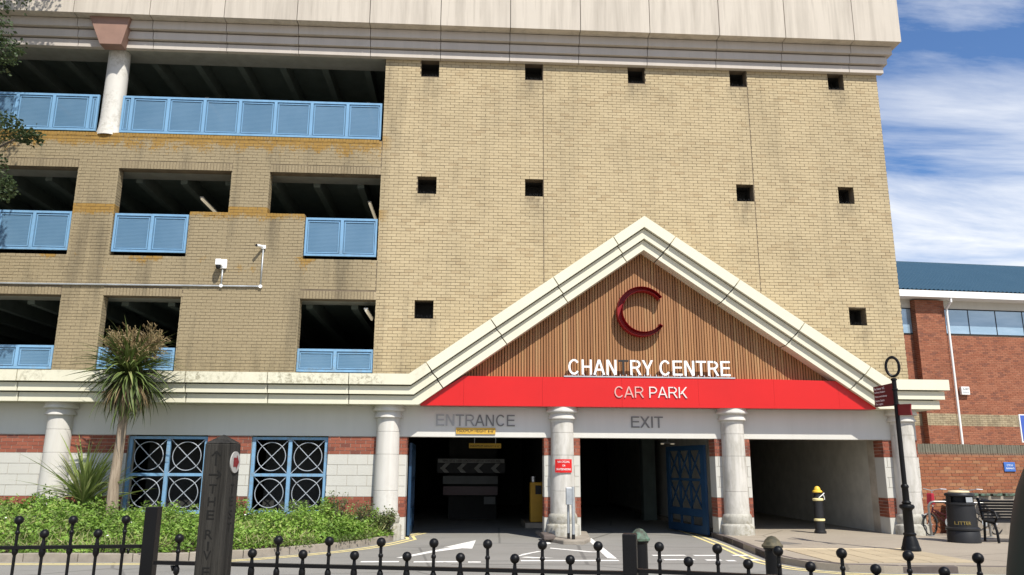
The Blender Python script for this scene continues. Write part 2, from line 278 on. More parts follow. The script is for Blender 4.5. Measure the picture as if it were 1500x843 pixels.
def holed_wall(x0, x1, z0, z1, holes, y0, y1, bottoms=True):
    xs = sorted({x0, x1, *[min(max(v, x0), x1) for h in holes for v in h[:2]]}); zs = sorted({z0, z1, *[min(max(v, z0), z1) for h in holes for v in h[2:]]})
    sol = lambda i, j: 0 <= i < len(xs)-1 and 0 <= j < len(zs)-1 and not any(h[0] < (xs[i]+xs[i+1])/2 < h[1] and h[2] < (zs[j]+zs[j+1])/2 < h[3] for h in holes)
    b = MB()
    for i in range(len(xs)-1):
        for j in range(len(zs)-1):
            if not sol(i, j): continue
            a, c, d, e = xs[i], xs[i+1], zs[j], zs[j+1]
            b.add([(a, y0, d), (c, y0, d), (c, y0, e), (a, y0, e)], [(0, 1, 2, 3)]); b.add([(a, y1, d), (c, y1, d), (c, y1, e), (a, y1, e)], [(3, 2, 1, 0)])
            if not sol(i-1, j): b.add([(a, y0, d), (a, y1, d), (a, y1, e), (a, y0, e)], [(3, 2, 1, 0)])
            if not sol(i+1, j): b.add([(c, y0, d), (c, y1, d), (c, y1, e), (c, y0, e)], [(0, 1, 2, 3)])
            if not sol(i, j-1): b.add([(a, y0, d), (c, y0, d), (c, y1, d), (a, y1, d)], [(3, 2, 1, 0)])
            if not sol(i, j+1): b.add([(a, y0, e), (c, y0, e), (c, y1, e), (a, y1, e)], [(0, 1, 2, 3)])
    return b
# ---- brickwork: real bricks with recessed joints
BL, BH, JT = .2307, .0768, .0095
def lay(x0, x1, z0, n, holes=(), skip=None, H=BH, L=BL, shift=0, cuts=()):
    out = []
    for k in range(n):
        za, zb = z0+k*H, z0+(k+1)*H-JT; zm = (za+zb)/2
        iv = [(x0, x1)]
        for h in holes:
            if h[2] < zm < h[3]:
                iv = [q for a, b in iv for q in ((a, min(b, h[0])), (max(a, h[1]), b)) if q[1]-q[0] > .02]
        off = x0+shift+(L/2 if k % 2 else 0)
        for a, b in iv:
            i = math.floor((a-off)/L)
            while off+i*L < b:
                p, q = off+i*L, off+(i+1)*L-JT; full = p >= a-1e-6 and q <= b+1e-6
                p, q = max(p, a), min(q, b); i += 1
                if q-p < .025 or (skip and skip((p+q)/2, zm)): continue
                cc = [c for c in cuts if p < c < q]
                segs = [(p, q)] if not cc else [(p, cc[0]-.009), (cc[0]+.009, q)]
                for p2, q2 in segs:
                    if q2-p2 > .02: out.append((p2, q2, za, zb, full and not cc))
    return out
def brick_stuff(bricks, O, u, nrm, jit=.0032, depth=.03):
    O, u, nrm = np.array(O, float), np.array(u, float), np.array(nrm, float); z = np.array((0, 0, 1.)); B = np.array([b[:4] for b in bricks]); N = len(B); B = B+rng.uniform(-.0022, .0022, B.shape)*(jit > .002)
    f = rng.uniform(-jit, jit, N); V = np.zeros((N, 8, 3))
    for i, (a, c, d) in enumerate([(0, 2, 1), (1, 2, 1), (1, 3, 1), (0, 3, 1), (0, 2, 0), (1, 2, 0), (1, 3, 0), (0, 3, 0)]):
        V[:, i] = O+B[:, a, None]*u+B[:, c, None]*z+((f if d else f*0-depth)[:, None])*nrm
    F = np.array([(0, 1, 2, 3), (0, 4, 5, 1), (1, 5, 6, 2), (2, 6, 7, 3), (3, 7, 4, 0)])
    if np.dot(np.cross(u, z), nrm) < 0: F = F[:, ::-1]
    return V.reshape(-1, 3), (F[None]+8*np.arange(N)[:, None, None]).reshape(-1, 4)
class Brickwork:
    """collects bricks of one part; the largest go out as single objects, the rest as one 'stuff' part"""
    def __init__(s): s.V = []; s.F = []; s.n = 0; s.single = 0
    def stuff(s, bricks, O, u, nrm, **k):
        if bricks:
            V, F = brick_stuff(bricks, O, u, nrm, **k); s.V.append(V); s.F.append(F+s.n); s.n += len(V)
    def singles(s, bricks, O, u, nrm, name, mat, parent, limit, pick=None):
        """make up to limit full bricks single objects sharing one mesh; the others are stuff"""
        ful = [b for b in bricks if b[4]]; ful = sorted(ful, key=pick)[:max(0, limit-s.single)] if pick else ful[:max(0, limit-s.single)]
        ids = set(map(id, ful))
        if ful:
            w, h = ful[0][1]-ful[0][0], ful[0][3]-ful[0][2]
            V, F = brick_stuff([(-w/2, w/2, -h/2, h/2)], (0, 0, 0), u, nrm, jit=0); me = np_mesh(name, V, F, mat)
            for b in ful:
                p = Vector(O)+Vector(u)*((b[0]+b[1])/2)+Vector((0, 0, (b[2]+b[3])/2))+Vector(nrm)*random.uniform(-.0032, .0032); link(name, me, parent, p)
            s.single += len(ful)
        s.stuff([b for b in bricks if id(b) not in ids], O, u, nrm)
    def build(s, name, mat, parent):
        return link(name, np_mesh(name, np.concatenate(s.V), np.concatenate(s.F), mat), parent, kind='stuff')
FX, FN = (1, 0, 0), (0, -1, 0)
# ---- lettering from Blender's built-in font
def glyphs(body, x0, x1, z0, z1, y, depth, space=1.0, bold=0):
    cu = bpy.data.curves.new('lettering', 'FONT'); cu.body = body; cu.extrude = .5; cu.space_character = space; cu.offset = bold; cu.resolution_u = 3
    o = bpy.data.objects.new('lettering', cu); C.objects.link(o); dg = bpy.context.evaluated_depsgraph_get(); me = bpy.data.meshes.new_from_object(o.evaluated_get(dg))
    bpy.data.objects.remove(o); bpy.data.curves.remove(cu)
    V = np.array([v.co[:] for v in me.vertices]); F = [tuple(p.vertices) for p in me.polygons]; bpy.data.meshes.remove(me)
    a, b = V.min(0), V.max(0); P = np.empty_like(V)
    P[:, 0] = x0+(V[:, 0]-a[0])/(b[0]-a[0])*(x1-x0); P[:, 2] = z0+(V[:, 1]-a[1])/(b[1]-a[1])*(z1-z0); P[:, 1] = y-(V[:, 2]+.5)*depth
    return P, F
def text(body, x0, x1, z0, z1, y, mat, parent, depth=.004, name='lettering', M=None, **k):
    P, F = glyphs(body, x0, x1, z0, z1, y, depth, **k); b = MB()
    if M is not None: P = [M @ Vector(p) for p in P]
    b.add(P, F); return b.build(name, mat, parent)
def letters(body, x0, x1, z0, z1, y, depth, mats, parent, **k):
    """one object per letter"""
    P, F = glyphs(body, x0, x1, z0, z1, y, depth, **k); par = list(range(len(P)))
    def find(i):
        while par[i] != i: par[i] = par[par[i]]; i = par[i]
        return i
    for f in F:
        for i in f[1:]: par[find(i)] = find(f[0])
    comp = {}
    for i in range(len(P)): comp.setdefault(find(i), []).append(i)
    cs = sorted(((P[c, 0].min(), P[c, 0].max(), set(c)) for c in comp.values()), key=lambda t: t[0]); groups = []
    for a, b, c in cs:
        if groups and a < groups[-1][1]-.25*min(b-a, groups[-1][1]-groups[-1][0]): groups[-1] = (groups[-1][0], max(b, groups[-1][1]), groups[-1][2] | c)
        else: groups.append((a, b, c))
    chars = body.replace(' ', ''); res = []
    for i, (a, b, c) in enumerate(groups):
        idx = sorted(c); mp_ = {v: j for j, v in enumerate(idx)}
        q = MB().add(P[idx], [tuple(mp_[v] for v in f) for f in F if f[0] in c])
        res.append(q.build('letter', mats[i] if isinstance(mats, (list, tuple)) else mats, parent))
    return res


ADV = dict(C=(722, 50, 685), H=(722, 80, 642), A=(667, -1, 668), N=(722, 76, 641), T=(611, 21, 590), R=(722, 79, 710), Y=(667, 3, 662), E=(667, 79, 627), K=(667, 73, 667), P=(667, 77, 622), X=(667, 4, 662), I=(278, 93, 188))
def letter_shapes(ch, w, t):
    """polygons (x, z) of a plain grotesque capital, cap height 1, ink width w, stem t"""
    out = []; h = t/2
    def v(x): out.append([(x, 0), (x+t, 0), (x+t, 1), (x, 1)])
    def hz(x0, x1, z): out.append([(x0, z), (x1, z), (x1, z+t*.9), (x0, z+t*.9)])
    def dg(xa, za, xb, zb): 
        k = t/2*math.hypot(xb-xa, zb-za)/abs(zb-za); out.append([(xa-k, za), (xa+k, za), (xb+k, zb), (xb-k, zb)] if zb > za else [(xb-k, zb), (xb+k, zb), (xa+k, za), (xa-k, za)])
    def arc(cx, cz, rx, rz, d0, d1, n=22):
        A = np.radians(np.linspace(d0, d1, n+1))
        for a, b in zip(A, A[1:]): out.append([(cx+(rx-t)*math.cos(a), cz+(rz-t*.92)*math.sin(a)), (cx+rx*math.cos(a), cz+rz*math.sin(a)), (cx+rx*math.cos(b), cz+rz*math.sin(b)), (cx+(rx-t)*math.cos(b), cz+(rz-t*.92)*math.sin(b))])
    k = t*.6
    if ch == 'C': arc(w/2+.01, .5, w/2, .515, 38, 322, 34)
    elif ch == 'H': v(0); v(w-t); hz(t, w-t, .46)
    elif ch == 'A': dg(k, 0, w/2-.01, 1); dg(w-k, 0, w/2+.01, 1); hz(w*.22, w*.78, .27)
    elif ch == 'N': v(0); v(w-t); dg(w-t*.72, 0, t*.72, 1)
    elif ch == 'T': v(w/2-h); hz(0, w/2-h, 1-t*.9); hz(w/2+h, w, 1-t*.9)
    elif ch == 'E': v(0); hz(t, w, 0); hz(t, w*.94, .47); hz(t, w*.98, 1-t*.9)
    elif ch == 'I': v(0)
    elif ch in 'RP':
        zb = .43 if ch == 'R' else .39; rz = (1-zb)/2; v(0); hz(t, w-rz*1.15, 1-t*.9); hz(t, w-rz*1.15, zb); arc(w-rz*1.15-(.06 if ch == 'R' else 0), zb+rz, rz*1.15, rz, -90, 90, 14)
        if ch == 'R': dg(w-k*1.1, 0, w*.56, zb+.02)
    elif ch == 'K': v(0); dg(w*.40-.12, .36, w-k*1.3, 1); dg(w-k*1.2, 0, w*.36, .60)
    elif ch == 'X': dg(k*1.2, 0, w-k*1.4, 1); dg(w-k*1.2, 0, k*1.4, 1)
    elif ch == 'Y': out.append([(w/2-h, 0), (w/2+h, 0), (w/2+h, .43), (w/2-h, .43)]); dg(w/2-.01, .40, k*1.2, 1); dg(w/2+.01, .40, w-k*1.2, 1)
    return out
def capitals(body, x0, x1, z0, z1, y, depth, mats, parent, weight=.128):
    """sign letters, one object each, fitted between x0 and x1"""
    pen = 0; lay_ = []
    for ch in body:
        if ch == ' ': pen += 278; continue
        a, l, r = ADV[ch]; lay_.append((ch, pen+l, pen+r)); pen += a
    m0, m1 = lay_[0][1], lay_[-1][2]; sx = (x1-x0)/(m1-m0); H = z1-z0; res = []
    for i, (ch, l, r) in enumerate(lay_):
        w = (r-l)*sx/H; q = MB()
        for j, poly in enumerate(letter_shapes(ch, w, weight)):
            d = .0004*(j % 5); q.prism([(x0+(l-m0)*sx+px*H, z0+pz*H) for px, pz in poly], y-depth-d, y+d)
        res.append(q.build('letter', mats[i] if isinstance(mats, (list, tuple)) else mats, parent))
    return res
# ================================================================ THE GROUND
RZ = -.11
def ground(name, poly, z0, z1, mat): return MB().slab(poly, z0, z1).build(name, mat, kind='structure')
ground('ground', [(-900, -900), (900, -900), (900, 900), (-900, 900)], -.6, RZ-.03, 'ground_earth')
ground('road', [(-60, -8.4), (60, -8.4), (60, 17), (-60, 17)], RZ-.2, RZ, 'road_asphalt')
KL = [(-24, -4.6), (-11, -4.66), (-7.8, -4.68), (-6.6, -4.72), (-5.5, -4.73), (-4.9, -4.66), (-4.43, -4.5), (-3.9, -4.2), (-3.44, -3.83), (-3.0, -3.4), (-2.6, -2.98), (-2.25, -2.5), (-1.95, -1.95), (-1.7, -1.35), (-1.5, -.7), (-1.43, -.5)]
KR = [(6.25, 12), (6.0, 2.6), (5.93, 1.7), (5.81, -.2), (5.68, -2.1), (5.53, -3.6), (5.44, -4.6), (5.47, -5.2), (5.65, -5.8), (6.0, -6.15), (6.6, -6.36), (7.7, -6.42), (8.6, -6.55), (10, -6.75), (14, -7.2), (30, -7.6)]
ground('pavement', KR+[(30, 30), (6.25, 30)], -.3, -.004, 'path_asphalt')
ground('near_pavement', [(-60, -40), (60, -40), (60, -8.6), (-60, -8.6)], -.3, 0, 'path_asphalt')
def offset(path, d):
    out = []
    for i, p in enumerate(path):
        a, b = Vector(path[max(i-1, 0)]), Vector(path[min(i+1, len(path)-1)]); t = (b-a).normalized(); out.append((p[0]-t.y*d, p[1]+t.x*d))
    return out
def resample(path, step):
    P = [Vector(p) for p in path]; L = [0]
    for i in range(1, len(P)): L.append(L[-1]+(P[i]-P[i-1]).length)
    n = max(1, round(L[-1]/step)); out = []
    for k in range(n+1):
        d = L[-1]*k/n; i = max(j for j in range(len(P)) if L[j] <= d+1e-9); i = min(i, len(P)-2); t = (d-L[i])/(L[i+1]-L[i]); out.append(tuple(P[i].lerp(P[i+1], t)))
    return out
def kerb(name, path, inner, z1, mat, step=.9):
    base = bpy.data.objects.new(name, None); C.objects.link(base); base['kind'] = 'structure'
    P = resample(path, step); Q = offset(P, inner)
    for i in range(len(P)-1):
        a, b, c, d = (Vector((*p, 0)) for p in (P[i], P[i+1], Q[i+1], Q[i])); g_ = .006/(b-a).length
        a2, b2, c2, d2 = a.lerp(b, g_), b.lerp(a, g_), c.lerp(d, g_), d.lerp(c, g_); dz = random.uniform(-.006, .006)
        poly = [(p.x, p.y) for p in (a2, b2, c2, d2)]
        MB().slab(poly, -.35, z1+dz).build('kerb_stone', mat, base, bevel=.012)
    return base
kerb('planting_bed_kerb', KL[1:], .13, .03, 'kerb_grey'); kerb('pavement_kerb', KR[1:-1], .13, .003, 'kerb_dark')
kerb('near_kerb', [(-30, -8.5), (30, -8.5)], -.12, .004, 'kerb_grey')
def ribbon(name, path, w, mat, z=RZ+.004):
    a, b = offset(path, w/2), offset(path, -w/2); n = len(path)
    return MB().add([(*p, z) for p in a]+[(*p, z) for p in b], [(i, i+1, n+i+1, n+i) for i in range(n-1)]).build(name, mat, kind='structure')
for d in (-.20, -.37):
    ribbon('yellow_line', offset(resample(KL[1:], .35), d)+[(-1.05-(d+.2)*.9-.3, .3), (-.75-(d+.2)*.9-.3, 1.2)], .075, 'yellow_line')
    ribbon('yellow_line', offset(resample(KR[1:-1], .35), d), .075, 'yellow_line')
def mark(poly, mat='white_line', z=RZ+.005, name='road_marking'): return MB().add([(*p, z) for p in poly], [tuple(range(len(poly)))]).build(name, mat, kind='structure')
mark([(.27, -.8), (-.42, -2.40), (-.18, -2.2), (-.62, -3.0), (-1.2, -4.2), (-1.05, -4.2), (-.5, -3.15), (-.03, -2.55), (.17, -2.62)])
mark([(1.15, -4.05), (1.63, -4.27), (1.24, -4.3), (1.02, -4.15)]); mark([(.95, -4.1), (1.3, -3.45), (1.52, -3.15), (1.44, -3.1), (1.1, -3.6)]); mark([(1.75, -.8), (1.85, -.9), (1.86, -1.6), (1.76, -1.75)])
for x0, x1, y in ((-1.75, -1.1, -4.77), (-.85, -.02, -4.80), (.08, .3, -4.84), (1.0, 2.72, -4.66), (3.55, 4.1, -4.55), (4.28, 4.56, -4.62), (4.62, 4.78, -4.72), (5.0, 5.25, -4.6), (3.5, 4.12, -3.87), (4.27, 4.72, -3.9), (5.0, 5.3, -3.88)): mark([(x0, y-.085), (x1, y-.085), (x1, y+.085), (x0, y+.085)])
mark([(1.75, -2.45), (2.5, -3.2), (2.62, -3.2), (2.62, -3.32), (2.4, -3.3), (1.72, -2.6)]); mark([(2.79, -.45), (2.92, -.35), (2.74, -4.4), (2.58, -4.3)])
for y in (-5.05, 6.0): ribbon('road_joint', [(-.2+y*0, -5.15), (.5, -5.18), (1.5, -5.12), (2.6, -5.16), (3.8, -5.1), (5.0, -5.05)], .02, 'kerb_dark', RZ+.003) if y < 0 else None
# paving slabs of the crossing, cover in the pavement
for i in range(6):
    for j in range(5):
        x, y = 6.0+i*.405+.12*j*0, -5.95+j*.405
        MB().box(x+.006, x+.395, y+.006, y+.395, -.05, .004+random.uniform(0, .002)).build('paving_slab', 'slab_buff', None, kind='structure')
for i in range(6): MB().box(5.95+i*.45, 6.39+i*.45, -3.9, -3.72, -.05, .0045).build('edging_slab', 'slab_pale', None, kind='structure')
o = MB().slab([(6.09, -2.1), (6.32, -2.96), (6.8, -2.82), (6.54, -2.2)], -.03, .003).build('access_cover', 'cover_dark'); o['label'] = 'dark metal access cover set in the pavement by the third column'; o['category'] = 'cover'
o = MB().slab([(1.74, .9), (1.80, -.4), (1.9, -1.25), (2.1, -1.75), (2.55, -1.75), (2.78, -1.1), (2.95, .5), (2.6, .9)], -.3, -.02).build('column_island', 'kerb_grey', bevel=.03, kind='structure')

# ================================================================ CAR PARK BUILDING
B = thing('car_park_building', 'multi-storey buff brick car park with cream pediment over its entrance', 'building')
E0 = [(-16, 3.517), (-1.30, 3.517), (4.20, 7.376), (9.86, 3.517), (11.285, 3.517)]
E1 = [(-16, 3.272), (-1.25, 3.272), (4.192, 7.10), (9.80, 3.272), (11.285, 3.272)]
E2 = [(-16, 3.062), (-1.185, 3.062), (4.194, 6.838), (9.72, 3.062), (11.2, 3.062)]
E3 = [(-16, 2.842), (-1.074, 2.842), (4.197, 6.576), (9.653, 2.842), (11.11, 2.842)]
def ev(E, x):
    for (a, za), (b, zb) in zip(E, E[1:]):
        if x <= b: return za+(zb-za)*(x-a)/(b-a)
    return E[-1][1]
# --- upper facade: openings (x0, x1, z0, z1)
OP = [(-99, -9.735, 6.43, 8.71), (-8.755, -6.915, 6.43, 8.71), (-6.92, -5.982, 7.60, 8.71), (-5.04, -4.095, 7.60, 8.71), (-4.10, -2.262, 6.43, 8.71),
      (-99, -9.735, 3.3, 5.46), (-8.76, -6.92, 3.3, 5.46), (-4.092, -2.25, 3.3, 5.46)]
VENT = [(-1.335, -.86, 11.478, 11.97), (1.408, 1.878, 11.478, 11.97), (4.16, 4.624, 11.478, 11.97), (6.93, 7.394, 11.478, 11.97), (9.64, 10.085, 11.478, 11.97),
        (-1.33, -.85, 8.216, 8.70), (1.409, 1.88, 8.216, 8.70), (6.927, 7.386, 8.21, 8.71), (9.645, 10.07, 8.22, 8.71), (-1.306, -.842, 5.01, 5.473), (9.64, 10.09, 4.985, 5.45)]
HOLES = OP+VENT+[(-99, -2.262, 9.63, 99)]
holed_wall(-16, 11.015, 3.0, 12.62, HOLES, .0075, .28).build('wall', 'mortar_brown', B)
hide = lambda x, z: z < ev(E0, x)-.22 and -1.6 < x < 11.3
tops = [(-16, -9.735, 8.71), (-8.755, -5.982, 8.71), (-5.04, -2.262, 8.71), (-16, -9.735, 5.46), (-8.76, -6.92, 5.46), (-4.092, -2.25, 5.46)]
SOLD = [(a, b, z, z+.205) for a, b, z in tops]
ZJ = 5.69
buffs = Brickwork(); nz_ = round((12.65-3.32)/BH)
field = lay(-16, 11.015, 3.32, nz_, HOLES+SOLD, lambda x, z: hide(x, z) or (x > -2.2 and abs(z-ZJ) < .02), cuts=(1.887, 7.395, -2.262))
buffs.singles(field, (0, 0, 0), FX, FN, 'facing_brick', 'buff_brick', B, 300, lambda b: abs(b[0]+4.2)+abs(b[2]-5.2)*1.2)
for x0, x1, z0, z1 in OP:                                # bricks on the reveals
    if x0 in (-8.755, -5.04, -8.76, -4.092, -4.10): buffs.stuff(lay(.0, .26, z0, int(((7.6 if x0 == -4.10 else z1)-z0)/BH), ()), (x0+.004, 0, 0), (0, 1, 0), (1, 0, 0))
    if x1 in (-9.735, -6.915, -5.982, -2.262, -6.92, -2.25): z1 = 7.6 if x1 == -6.915 else z1; buffs.stuff(lay(.0, .26, z0, int((z1-z0)/BH), ()), (x1-.004, 0, 0), (0, 1, 0), (-1, 0, 0))
buffs.stuff(lay(.0, .4, 3.32, nz_, ()), (11.015-.012, .0, 0), (0, 1, 0), (1, 0, 0))
buffs.build('brickwork', 'buff_brick', B)
sb = [(x0+i*.0772, x0+i*.0772+.0665, z, z+.195, True) for x0, x1, z in tops if x0 > -15 for i in range(int((x1-x0)/.0772+.2))]
sb += [(-16+i*.0772, -16+i*.0772+.0665, z, z+.195, True) for z in (8.71, 5.46) for i in range(50, int(6.265/.0772))]
sold = Brickwork(); sold.singles(sb, (0, -.003, 0), FX, FN, 'soldier_brick', 'buff_soldier', B, 300)
for z in (9.64, 7.605):                                   # brick-on-edge copings
    for x0, x1 in (((-16, -2.27),) if z > 9 else ((-6.91, -5.99), (-5.03, -4.1))):
        sold.stuff([(x0+i*.0772, x0+i*.0772+.0665, z-.075, z+.008, True) for i in range(int((x1-x0)/.0772))], (0, -.007, 0), FX, FN, depth=.27)
sold.build('coping_bricks', 'buff_soldier', B)
# vents: recess with bird spikes
for x0, x1, z0, z1 in VENT:
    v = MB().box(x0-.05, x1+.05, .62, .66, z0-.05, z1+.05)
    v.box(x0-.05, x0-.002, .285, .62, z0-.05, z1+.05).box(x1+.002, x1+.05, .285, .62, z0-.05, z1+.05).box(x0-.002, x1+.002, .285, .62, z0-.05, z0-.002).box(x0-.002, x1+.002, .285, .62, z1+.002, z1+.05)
    vo_ = v.build('vent', 'interior_shade', B); sp = MB()
    for i in range(12):
        x = x0+.02+(x1-x0-.04)*i/11; sp.cyl((x, .06, z0), (x+random.uniform(-.012, .012), .05, z0+random.uniform(.06, .11)), .0035, .002, 5)
    sp.build('bird_spikes', 'black_matt', vo_)
# --- floors, ceilings, ribs, edge beams and the dark inside
for z0, z1 in ((8.97, 9.33), (5.72, 6.08), (12.4, 12.6)): MB().box(-16, -1.9, .30, 17, z0, z1).build('floor_slab', 'concrete_shade', B)
MB().box(-16, 10.9, -.04, 17, 2.86, 3.2).build('floor_slab', 'concrete_shade', B)
for z0, z1 in ((8.72, 8.97), (5.47, 5.72)): MB().box(-16, -1.9, .285, .80, z0, z1).build('edge_beam', 'beam_concrete_lit', B)
MB().box(-16, -2.3, -.05, .75, 11.98, 12.4).build('edge_beam', 'beam_concrete_lit', B)
rib_ = MB().box(0, .17, .81, 16.9, 0, .35).mesh('ceiling_rib', 'concrete_shade')
for x in np.arange(-15.5, -2, 1.14):
    for z0, z1 in ((8.62, 8.97), (5.37, 5.72), (12.05, 12.4)): link('ceiling_rib', rib_, B, (x, 0, z0))
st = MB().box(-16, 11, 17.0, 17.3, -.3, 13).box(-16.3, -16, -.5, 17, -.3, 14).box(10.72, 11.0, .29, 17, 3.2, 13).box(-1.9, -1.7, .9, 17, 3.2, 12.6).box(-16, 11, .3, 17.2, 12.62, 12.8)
st.build('inner_wall', 'concrete_deep_shade', B)
MB().box(6.25, 6.45, .1, 17, -.3, 2.86).build('partition', 'passage_wall', B); MB().box(9.95, 10.2, -.04, 17, -.3, 2.86).build('passage_wall', 'passage_wall', B)
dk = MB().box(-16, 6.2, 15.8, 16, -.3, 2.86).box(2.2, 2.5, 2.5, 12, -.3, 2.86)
dk.build('hall_wall', 'interior_shade', B)
MB().box(5.55, 5.95, 5.9, 6.3, -.3, 2.86).build('hall_pillar', 'concrete_shade', B)
# --- top fascia: precast panels over three stepped bands
FJ = [-16, -13.9, -11.95, -10.09, -8.21, -6.35, -4.515, -2.66, -.83, .987, 2.826, 4.665, 6.53, 8.32, 10.2, 11.48]
FB = [(-.31, 12.405, 12.655), (-.21, 12.165, 12.40), (-.135, 11.935, 12.16)]
for i, (a, b) in enumerate(zip(FJ, FJ[1:])):
    last = i == len(FJ)-2
    p = MB().box(a+.009, b-.009*(not last), -.57, .6, 12.64, 14.6).build('fascia_panel', 'fascia_concrete', B)
    q = MB()
    for k, (y, z0, z1) in enumerate(FB):
        q.box(a+.008, (b-.008) if not last else (11.34, 11.235, 11.15)[k], y, .0, z0, z1-.035)
    q.build('fascia_band', 'fascia_band', p)
MB().box(-16, 11.45, -.5, .5, 12.7, 14.5).build('fascia_core', 'interior_shade', B)
k = MB(); kz = [(-9.42, 11.87), (-8.89, 11.87), (-8.74, 12.652), (-9.76, 12.652)]
k.prism(kz, -.42, -.11); k.build('keystone', 'keystone_brown', B, bevel=.01)
MB().lathe([(.33, 9.60), (.33, 9.63), (.285, 9.85), (.272, 10.1), (.262, 11.2), (.26, 12.05)], (-9.2, .26, 0)).build('upper_column', 'upper_column', B)
# --- cornice and pediment, one stepped panel after another
JL = [(-15.2, -15.2), (-13.4, -13.4), (-11.62, -11.62), (-9.84, -9.84), (-7.995, -7.995), (-6.227, -6.227), (-4.435, -4.435), (-2.638, -2.638), (-.923, -.533), (.53, .916), (1.988, 2.344), (3.434, 3.771), (4.94, 4.524), (6.443, 6.024), (7.938, 7.517), (9.44, 8.996), (None, None)]
BY = [-1.20, -1.11, -1.02]; EE = [E0, E1, E2, E3]
def xat(j, i, d): return (j[0]+(j[1]-j[0])*i/3)+d if j[0] is not None else EE[i][-1][0]
for j0, j1 in zip(JL, JL[1:]):
    q = MB()
    for i in range(3):
        def edge(E, ii):
            a, b = xat(j0, ii, .010), xat(j1, ii, -.010) if j1[0] is not None else (11.285, 11.2, 11.11)[i]
            return [(a, ev(E, a))]+[p for p in E if a < p[0] < b]+[(b, ev(E, b))]
        up, lo = edge(EE[i], i), edge(EE[i+1], i+1)
        lo = [(x, z+.003) for x, z in lo]; up = [(x, z-.022) for x, z in up] if i else up
        q.prism(lo+up[::-1], BY[i], -.02)
    q.build('cornice_panel', 'cornice_paint' if (j0[0] < -2 or j0[0] > 9.9) else 'pediment_paint', B)
# dark backing in the joints of the cornice
q = MB(); q.prism([(-15.9, 2.93), (-1.09, 2.93), (4.197, 6.66), (9.63, 2.93), (11.0, 2.93), (11.0, 3.45), (9.80, 3.45), (4.20, 7.27), (-1.24, 3.45), (-15.9, 3.45)], -.93, -.03); q.build('cornice_core', 'interior_shade', B)
# --- timber slats of the gable (each its own batten) and the backing board
MB().prism([(-1.0, 2.85), (9.6, 2.85), (4.197, 6.64)], -.52, -.10).build('gable_board', 'timber_back', B)
x = -.35; sm = {}
while x < 9.0:
    w = random.choice((.046, .049, .047)); zt = min(ev(E3, x), ev(E3, x+w))+.05
    if zt-3.35 > .12: MB().box(x, x+w, -.665+random.uniform(-.004, .004), -.525, 3.35, zt).build('slat', 'timber', B)
    x += .0656+random.uniform(-.0015, .0015)
# --- red board under the gable
def rb_(x0, x1, y): return [(x0, 2.838), (x1, 2.838), (x1, min(3.515, ev(E3, x1)+.03)), (x0, min(3.515, ev(E3, x0)+.03))]
xs = [-1.04, -.06, 1.75, 3.6, 5.4, 7.2, 8.75, 9.62]
for a, b in zip(xs, xs[1:]):
    za, zb = (min(3.515, ev(E3, v)+.03) for v in (a, b)); MB().prism([(a+.0015, 2.838), (b-.0015, 2.838), (b-.0015, zb), (a+.0015, za)], -.905, -.62).build('red_panel', 'sign_red', B)
# --- lintel, lower walls, jambs
MB().box(-16, 10.76, -.5, -.05, 2.15, 2.842).build('lintel', 'render_grey', B)
GW = [(-7.6, -5.83, .40, 2.15), (-4.86, -3.13, .40, 2.15)]; OPEN = [(-1.34, 1.83), (2.655, 5.85), (6.68, 9.92)]
for a, b in ((-16, -1.34), (1.83, 2.655), (5.85, 6.68), (9.92, 10.76)): holed_wall(a, b, -.3, 2.148, [h for h in GW if a < h[0] < b], -.49, -.05).build('lower_wall', 'mortar_pale', B)
MB().box(9.93, 10.75, -.05, .3, -.3, 2.148).build('pier_return', 'mortar_pale', B)
lh = GW+[(a, b, -9, 9) for a, b in OPEN]
lb = lay(-16, 10.76, 1.748, 5, lh, H=.079)+lay(-16, 10.76, .372, 6, lh, H=.073)
red = Brickwork(); red.singles([b for b in lb], (0, -.5, 0), FX, FN, 'red_brick', 'red_brick', B, 300, lambda b: abs(b[0]+2))
blocks = [b for row in (lay(-16, 10.76, .812, 4, lh, H=.234, L=.452),) for b in row]; bases = lay(-16, 10.76, -.12, 1, lh, H=.49, L=.9)
for b in blocks+bases:
    if b[1] < -11.5: continue
    V, F = brick_stuff([b], (0, -.5, 0), FX, FN, jit=.001); link('white_block', np_mesh('white_block', V, F, 'white_block'), B)
for (a, b), in zip(OPEN):                                  # banded jambs
    for x, nx in ((a, 1), (b, -1)):
        jb = lay(-.5, -.06, 1.748, 5, H=.079)+lay(-.5, -.06, .372, 6, H=.073); red.stuff(jb, (x+nx*.006, 0, 0), (0, 1, 0), (nx, 0, 0))
        for z0, z1 in ((-.1, .36), (.812, 1.735)):
            V, F = brick_stuff([(-.497, -.06, z0, z1)], (x+nx*.005, 0, 0), (0, 1, 0), (nx, 0, 0)); link('white_block', np_mesh('white_block', V, F, 'white_block'), B)
red.stuff(lay(-.5, .3, 1.748, 5, H=.079)+lay(-.5, .3, .372, 6, H=.073), (10.755, 0, 0), (0, 1, 0), (1, 0, 0))
red.build('red_brickwork', 'red_brick', B)
